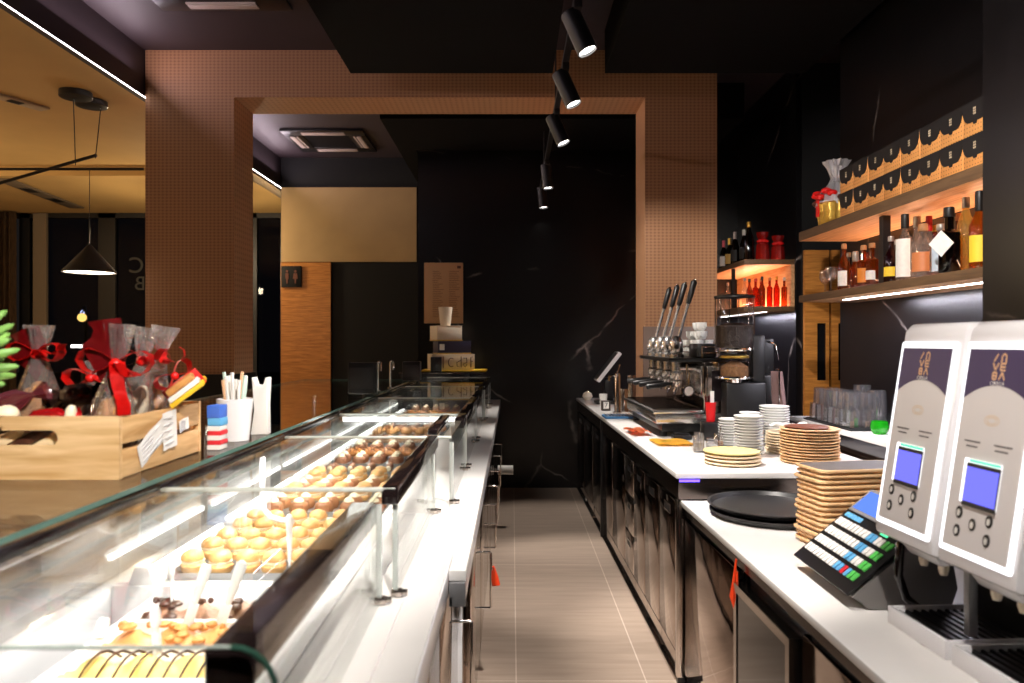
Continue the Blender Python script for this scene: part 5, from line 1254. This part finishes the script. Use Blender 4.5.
cello_bag('clear gift bag with tall dark red fin and ribbon tail over the crate front', -.962, 1.80, zf + .008, .052, .165, .235, .345, M['cookie'], 0, .06, 5, .06, [(.045, -.06, -.12), (.06, -.03, -.03)], .2, (-.075, .07, .075))
cello_bag('clear gift bag of pale biscuits leaning behind the ribbon tail bag', -.985, 1.935, zf + .014, .045, .17, .235, .335, M['custard'], 0, .12, 6, .05, [(.05, -.05, .03)], .4)
cello_bag('clear gift bag at the far corner of the crate beside the biscuit slab', -1.0, 2.045, zf + .016, .044, .17, .25, .34, M['cookie'], 0, .16, 8, .045, [(.03, -.06, -.02)], .3, None, .7)
cello_bag('clear gift bag lying low behind the slot, red bow upward', -1.12, 2.04, zf + .01, .052, .13, .19, .25, M['choc'], 0, -.1, 9, .05)
# biscuit slab
t = thing('biscuit_box', 'yellow and white biscuit slab tied with red ribbon, tilted over the crate edge', 'biscuit box', (-.905, 1.985, 1.478), 0, None, (0, R(38), R(10)))
t.location = (-.858, 2.0, 1.482); t.rotation_euler = (R(8), R(-38), R(14))
MB().box(-.05, -.055, .0, .05, .055, .012, 0, .003).build('yellow_base', M['yellow'], t); MB().box(-.045, -.05, .0125, .045, .05, .026, 0, .003).build('white_layer', M['porcelain'], t)
MB().box(-.04, -.045, .0265, .04, .045, .045, 0, .006).build('biscuit', M['cookie'], t)
b = MB().box(-.051, -.009, -.001, .051, .009, .0465, 0, .001); bow(b, (0, 0, .06), .04, .6); b.build('ribbon', M['red'], t)
# small sweets
def sweet(label, name, cat, x, y, z, r, m, rot=(0, 0, 0), kind='ell', grp=None):
    b = MB()
    if kind == 'ell': b.ell((0, 0, r[2]), r, 16, 10, jit=.03)
    elif kind == 'bell': b.lathe([(0, 0), (r[0], 0), (r[0] * .8, r[2] * .5), (r[0] * .45, r[2] * .9), (r[0] * .5, r[2] * 1.3), (r[0] * .3, r[2] * 1.6), (0, r[2] * 1.65)], seg=18)
    elif kind == 'twist': b.lathe([(r[1] * .9, -r[0] * 1.5), (r[1] * .25, -r[0]), (r[1], -r[0] * .6), (r[1] * 1.05, 0), (r[1], r[0] * .6), (r[1] * .25, r[0]), (r[1] * .9, r[0] * 1.5)], seg=20, wob=lambda i, z: 1 + .12 * math.sin(i * 2.5)); b.bm.transform(Matrix.Translation((0, 0, r[1] * 1.05)) @ Matrix.Rotation(PI / 2, 4, 'Y'))
    o = b.build(name, m, None, 60); o.location = (x, y, z); o.rotation_euler = rot; tag(o, label, cat, grp)
    return o
b_ = clear('pink_foil_sheen', (.8, .5, .55), 1.6, .12, (140, 60, 70), .8, boost=.15)
sweet('long pinkish foil twist lying at the slot end of the crate', 'foil_twist', 'sweet', -1.215, 1.80, 1.44, (.07, .026, .026), b_, (0, R(-20), R(14)), 'twist')
sweet('dark chocolate foil twist on top in the middle of the crate', 'foil_twist', 'sweet', -1.075, 1.86, 1.46, (.05, .026, .026), pbr('dark_foil', (58, 40, 34), .22, .6, bump=.7, scale=50), (0, R(-8), R(-20)), 'twist')
sweet('black and gold foil twist behind the dark chocolate one', 'foil_twist', 'sweet', -1.152, 1.915, 1.445, (.03, .02, .02), pbr('black_gold_foil', (84, 66, 34), .25, .8, bump=.8, scale=60), (0, R(6), R(80)), 'twist')
sweet('red foil twist lying against the crate front, beside the cream ball', 'foil_twist', 'sweet', -1.09, 1.765, 1.418, (.045, .021, .021), pbr('red_foil', (190, 16, 22), .2, .5, bump=.8, scale=60), (0, R(-6), R(10)), 'twist')
sweet('cream ball sweet just above the crate front board', 'wrapped_ball', 'sweet', -1.165, 1.73, 1.43, (.027, .024, .022), M['custard'])
sweet('cream bell shaped biscuit standing near the ribbon tail', 'bell_biscuit', 'biscuit', -1.035, 1.742, 1.415, (.024, .022, .036), M['custard'], (0, R(14), 0), 'bell')
for k, (x, y, z, m_) in enumerate(((-1.25, 1.755, 1.37, 'darkred'), (-1.30, 1.86, 1.405, 'choc'), (-1.17, 1.82, 1.36, 'darkred'), (-1.08, 1.955, 1.385, 'choc'), (-1.05, 1.99, 1.43, 'gold'), (-1.3, 2.04, 1.40, 'darkred'))):
    sweet(('dark red wrapped sweet at the slot corner of the crate', 'chocolate lump behind the pink foil twist', 'dark red wrapped sweet under the black and gold twist', 'chocolate lump in the middle of the crate', 'gold wrapped sweet in the middle of the crate', 'dark red wrapped sweet at the back slot corner')[k], 'wrapped_sweet', 'sweet', x, y, z, (.04, .034, .026), M[m_], (0, 0, k), 'ell')
for k in range(3):
    o = MB().box(-.055, -.012, 0, .055, .012, .026, 0, .006).build('wafer_packet', pbr('wafer_paper', (222, 200, 160), .6) if k != 1 else M['choc']); o.location = (-1.15 + k * .052, 1.712, ZS + .072); o.rotation_euler = (0, R(-32), R(4)); tag(o, ('cream wafer packet seen through the crate hand slot', 'dark wafer packet seen through the crate hand slot', 'cream wafer packet by the closed end of the hand slot')[k], 'packet')
    if k == 1: o.location.z += .001
o = MB().box(-.2, -.15, 0, .2, .17, .05, 0, .01).build('crate_filling', M['choc']); o.location = (-1.12, 1.9, ZS + .0125)
bpy.data.objects.remove(o)
# packet pile
for k, (m_, h, l_) in enumerate((('white', .014, 'white packet at the bottom of the small pile'), ('keyred', .012, 'red packet near the bottom of the small pile'), ('white', .014, 'white packet in the middle of the small pile'), ('keyred', .012, 'red packet in the middle of the small pile'), ('white', .014, 'white packet below the pale blue one'), ('keyblue', .022, 'pale blue packet second from the top of the small pile'), ('blue', .036, 'deep blue packet on top of the small pile'))):
    zz = ZS + sum(q[1] for q in (('', .0145), ('', .0125), ('', .0145), ('', .0125), ('', .0145), ('', .0225), ('', .0365))[:k])
    o = MB().box(-.019, -.028, 0, .019, .028, h, 0, .002).build('paper_packet', pbr('deep_blue_card', (60, 104, 200), .5) if m_ == 'blue' else M[m_]); o.location = (-.853 + .002 * (k % 2), 2.17, zz); tag(o, l_ + ' beside the crate', 'packet')
# cups
t = thing('straw_cup', 'white cup holding paper wrapped straws beside the crate', 'cup', (-.872, 2.36, ZS))
MB().lathe([(0, .002), (.043, 0), (.056, .13), (.053, .131), (.04, .006), (0, .006)], seg=28).build('cup', M['gloss'], t)
for k in range(11):
    a = k * .6; c_ = ('paper', 'paper', 'peach', 'paper')[k % 4]
    MB().tube([(.015 * math.cos(a), .015 * math.sin(a), .01), (.036 * math.cos(a), .03 * math.sin(a), .19 + .012 * (k % 3))], .0055, 6).build('wrapped_straw', M[c_] if k % 5 else pbr('mint_paper', (200, 222, 208), .7), t)
t = thing('spoon_holder', 'narrow white card holder with forked top next to the straw cup', 'holder', (-.842, 2.52, ZS))
b = MB(); b.prism([(-.03, 0), (.026, 0), (.024, .10), (.028, .19), (.02, .19), (.012, .165), (-.012, .165), (-.02, .19), (-.026, .19), (-.018, .08)], -.02, .02, 'y', 0, .002); b.build('card', M['paper'], t)
# napkin dispensers
for (px, y, w, h, l_) in ((363, 4.5, .16, .185, 'black napkin dispenser on the glass shelf with chrome loops beside it'), (412, 6.0, .14, .15, 'smaller black napkin dispenser farther along the glass shelf')):
    t = thing('napkin_dispenser', l_, 'napkin dispenser', (xat(px, y), y, ZS))
    MB().box(-w / 2, -.05, 0, w / 2, .05, h, 0, .006).build('case', M['plasticblack'], t); MB().box(-w / 2 + .012, -.0535, .03, w / 2 - .012, -.0505, h - .03, 0, .002).build('front_plate', pbr('charcoal_plate', (44, 40, 40), .5), t)
for k, (x, y, h) in enumerate(((-.842, 4.7, .185), (-.80 - .02, 5.05, .18))):
    t = thing('chrome_loop', ('upright chrome loop stand next to the larger napkin dispenser', 'upright chrome loop stand, second after the larger napkin dispenser')[k], 'stand', (x, y, ZS))
    MB().lathe([(0, 0), (.02, 0), (.02, .004), (0, .006)], seg=16).build('base', M['chrome'], t)
    MB().tube([(.0, 0, .005), (0, 0, h - .02), (.004, 0, h - .005), (.012, 0, h), (.02, 0, h - .01), (.02, 0, h - .06)], .007, 10).build('loop', M['chrome'], t)
# succulent
t = thing('potted_succulent', 'pale green succulent poking in beside the wooden crate', 'plant', (-1.13, 1.46, ZS))
MB().lathe([(0, 0), (.05, 0), (.062, .12), (.055, .12), (.05, .1), (0, .1)], seg=28).build('pot', pbr('terracotta_grey', (120, 104, 96), .7), t)
MB().lathe([(0, .1), (.05, .101), (0, .108)], seg=16).build('soil', M['choc'], t)
st = MB().tube([(0, 0, .1), (.005, 0, .2), (.012, 0, .33)], [.014, .012, .01], 10).build('stem', M['leafdark'], t)
random.seed(13)
for k in range(90):
    a = k * 2.399; el = R(-25 + 110 * (k / 90)); Ln = .15 * (1 - .4 * k / 90)
    d = Vector((math.cos(a) * math.cos(el), math.sin(a) * math.cos(el), math.sin(el))); c = Vector((.008, 0, .26 + .1 * k / 90))
    MB().tube([c + d * Ln * q + Vector((0, 0, .03 * q * q)) for q in (.05, .3, .55, .8, .95, 1)], [.003, .006, .0085, .009, .006, .001], 8).build('leaf', M['leaf'], t)
# ---------------------------------------------------------------- boxes at the end of the counter
ZE = 1.3165
def cake_box(label, x, y, z, w, d, h, m, rz, trim=None, name='cake_box'):
    t = thing(name, label, 'box', (x, y, z), rz)
    MB().box(-w / 2, -d / 2, .012 if trim else 0, w / 2, d / 2, h, 0, .003).build('body', m, t)
    if trim: MB().box(-w / 2 - .003, -d / 2 - .003, 0, w / 2 + .003, d / 2 + .003, .012, 0, .002).build('trim', trim, t)
    MB().box(-w / 2 - .002, -d / 2 - .002, h, w / 2 + .002, d / 2 + .002, h + .006, 0, .002).build('lid', m, t); return t
o = MB().box(-.33, -.22, 0, .33, .22, .014, 0, .003).build('cake_board', M['yellow']); o.location = (-.59, 7.72, ZE); tag(o, 'yellow edged board beneath the far stack of boxes', 'board')
Z1 = ZE + .0145
pb = cake_box('cream patterned box with bold dark lettering at the bottom of the far stack', -.63, 7.72, Z1, .44, .3, .155, M['cream'], .25)
for k, (x, s_) in enumerate(((-.16, 'o'), (-.1, 'l'), (-.02, 'c'), (.06, 'd'), (.12, 'a'), (.18, 'f'))):
    b = MB(); pth = {'o': [(0.03 * math.cos(a), .045 * math.sin(a)) for a in [2 * PI * i / 12 for i in range(13)]], 'l': [(0, -.055), (0, .06)], 'c': [(.03 * math.cos(a), .045 * math.sin(a)) for a in [R(50 + 26 * i) for i in range(11)]], 'd': [(.02, .06), (.02, -.05), (-.02, -.04), (-.025, 0), (.02, .02)], 'a': [(-.02, .04), (.015, .045), (.02, 0), (-.02, -.02), (0, -.05), (.02, -.02)], 'f': [(.02, .055), (0, .05), (0, -.05), (0, .01), (.02, .01)]}[s_]
    b.tube([(x + p_, -.1535, .078 + q_) for p_, q_ in pth], .004, 6); b.build('lettering', M['choc'], pb)
nb = cake_box('dark navy box with gold base, second from the bottom of the far stack', -.62, 7.72, Z1 + .1625, .34, .26, .125, M['navy'], .3, M['gold'])
MB().box(-.155, -.135, .04, -.105, -.131, .1).build('white_sticker', M['paper'], nb)
cake_box('white box with gold base on top of the far stack', -.68, 7.72, Z1 + .2945, .27, .22, .15, M['cream'], .45, M['gold'])
t = thing('paper_cup', 'white paper cup crowning the far stack of boxes', 'cup', (-.685, 7.72, Z1 + .4515)); MB().lathe([(0, .002), (.052, 0), (.072, .19), (.068, .19), (.048, .006), (0, .006)], seg=26).build('cup', M['cream'], t)
t = thing('counter_sign', 'small black counter sign before the patterned box', 'sign', (-.755, 7.46, ZE)); MB().box(-.055, -.02, 0, .055, .02, .012, 0, .002).build('base', M['plasticblack'], t); MB().box(-.055, -.006, .012, .055, .006, .15, 0, .002).build('plate', M['plasticblack'], t)
# things hanging on the aisle side
t = thing('paper_roll', 'white paper roll on a bracket jutting into the aisle', 'paper roll', (-.155, 6.6, .49))
MB().cyl((.03, 0, 0), (.165, 0, 0), .04, None, 24).build('roll', M['paper'], t); MB().cyl((0, 0, 0), (.17, 0, 0), .012, None, 12).build('bracket', M['steel'], t)
o = MB().tube([(-.085, 3.4, .60), (-.08, 3.415, .575), (-.075, 3.42, .54), (-.07, 3.42, .515), (-.08, 3.425, .51), (-.088, 3.42, .54), (-.088, 3.41, .58)], [.005, .008, .014, .016, .013, .008, .005], 10).build('rubber_glove', M['orange']); tag(o, 'orange rubber glove hanging from the chrome handle by the aisle', 'glove')

# ================================================================ LIGHT, CAMERA
area('cove_glow', (-3.03, 2.4, 3.77), .06, 7.4, 30, (1, .82, .92), (0, R(-135), 0))
area('cove_glow', (-3.03, 8.35, 3.77), .06, 2.9, 12, (1, .82, .92), (0, R(-135), 0))
for k, (x, y) in enumerate(((-6.9, 2.4), (-7.0, 4.6), (-4.0, 9.6), (-6.6, 7.4))):  # unseen pendants added as warm fill for the dining ceiling
    t = thing('pendant_lamp', ('added black cone fill pendant over the dining floor, out by the entrance', 'added black cone fill pendant over the dining floor, middle', 'added black cone fill pendant close to the windows', 'added black cone fill pendant near the drape')[k], 'pendant lamp', (x, y, 3.68 if y < 8.85 else 3.575))
    MB().tube([(0, 0, 0), (0, 0, -.3)], .004).build('cord', M['plasticblack'], t)
    MB().lathe([(0, -.3), (.02, -.3), (.2, -.5), (.2, -.51), (.19, -.505), (0, -.31)], seg=28).build('shade', M['plasticblack'], t)
    point('pendant_bulb', (x, y, 3.0 if y < 8.85 else 2.9), 34 if y < 8.85 else 60, (1, .78, .5), .1)
w_ = bpy.data.worlds.new('night'); S.world = w_; w_.use_nodes = True
w_.node_tree.nodes['Background'].inputs[0].default_value = (.10, .085, .08, 1); w_.node_tree.nodes['Background'].inputs[1].default_value = .06
cam = bpy.data.cameras.new('camera'); co = bpy.data.objects.new('camera', cam); C.objects.link(co)
co.location = (0, 0, H); co.rotation_euler = (PI / 2, 0, 0); cam.sensor_width = 36; cam.lens = F / 1024 * 36; cam.clip_start = .05; cam.clip_end = 100
cam.dof.use_dof = True; cam.dof.focus_distance = 4.2; cam.dof.aperture_fstop = 3.2
S.camera = co
S.view_settings.view_transform = 'Standard'; S.view_settings.look = 'None'; S.view_settings.gamma = 1; S.view_settings.use_curve_mapping = False
S.view_settings.exposure = 0.6
S.cycles.use_denoising = True
S.cycles.max_bounces = 10; S.cycles.transparent_max_bounces = 24; S.cycles.glossy_bounces = 5; S.cycles.sample_clamp_indirect = 6
S.cycles.caustics_reflective = False; S.cycles.caustics_refractive = False
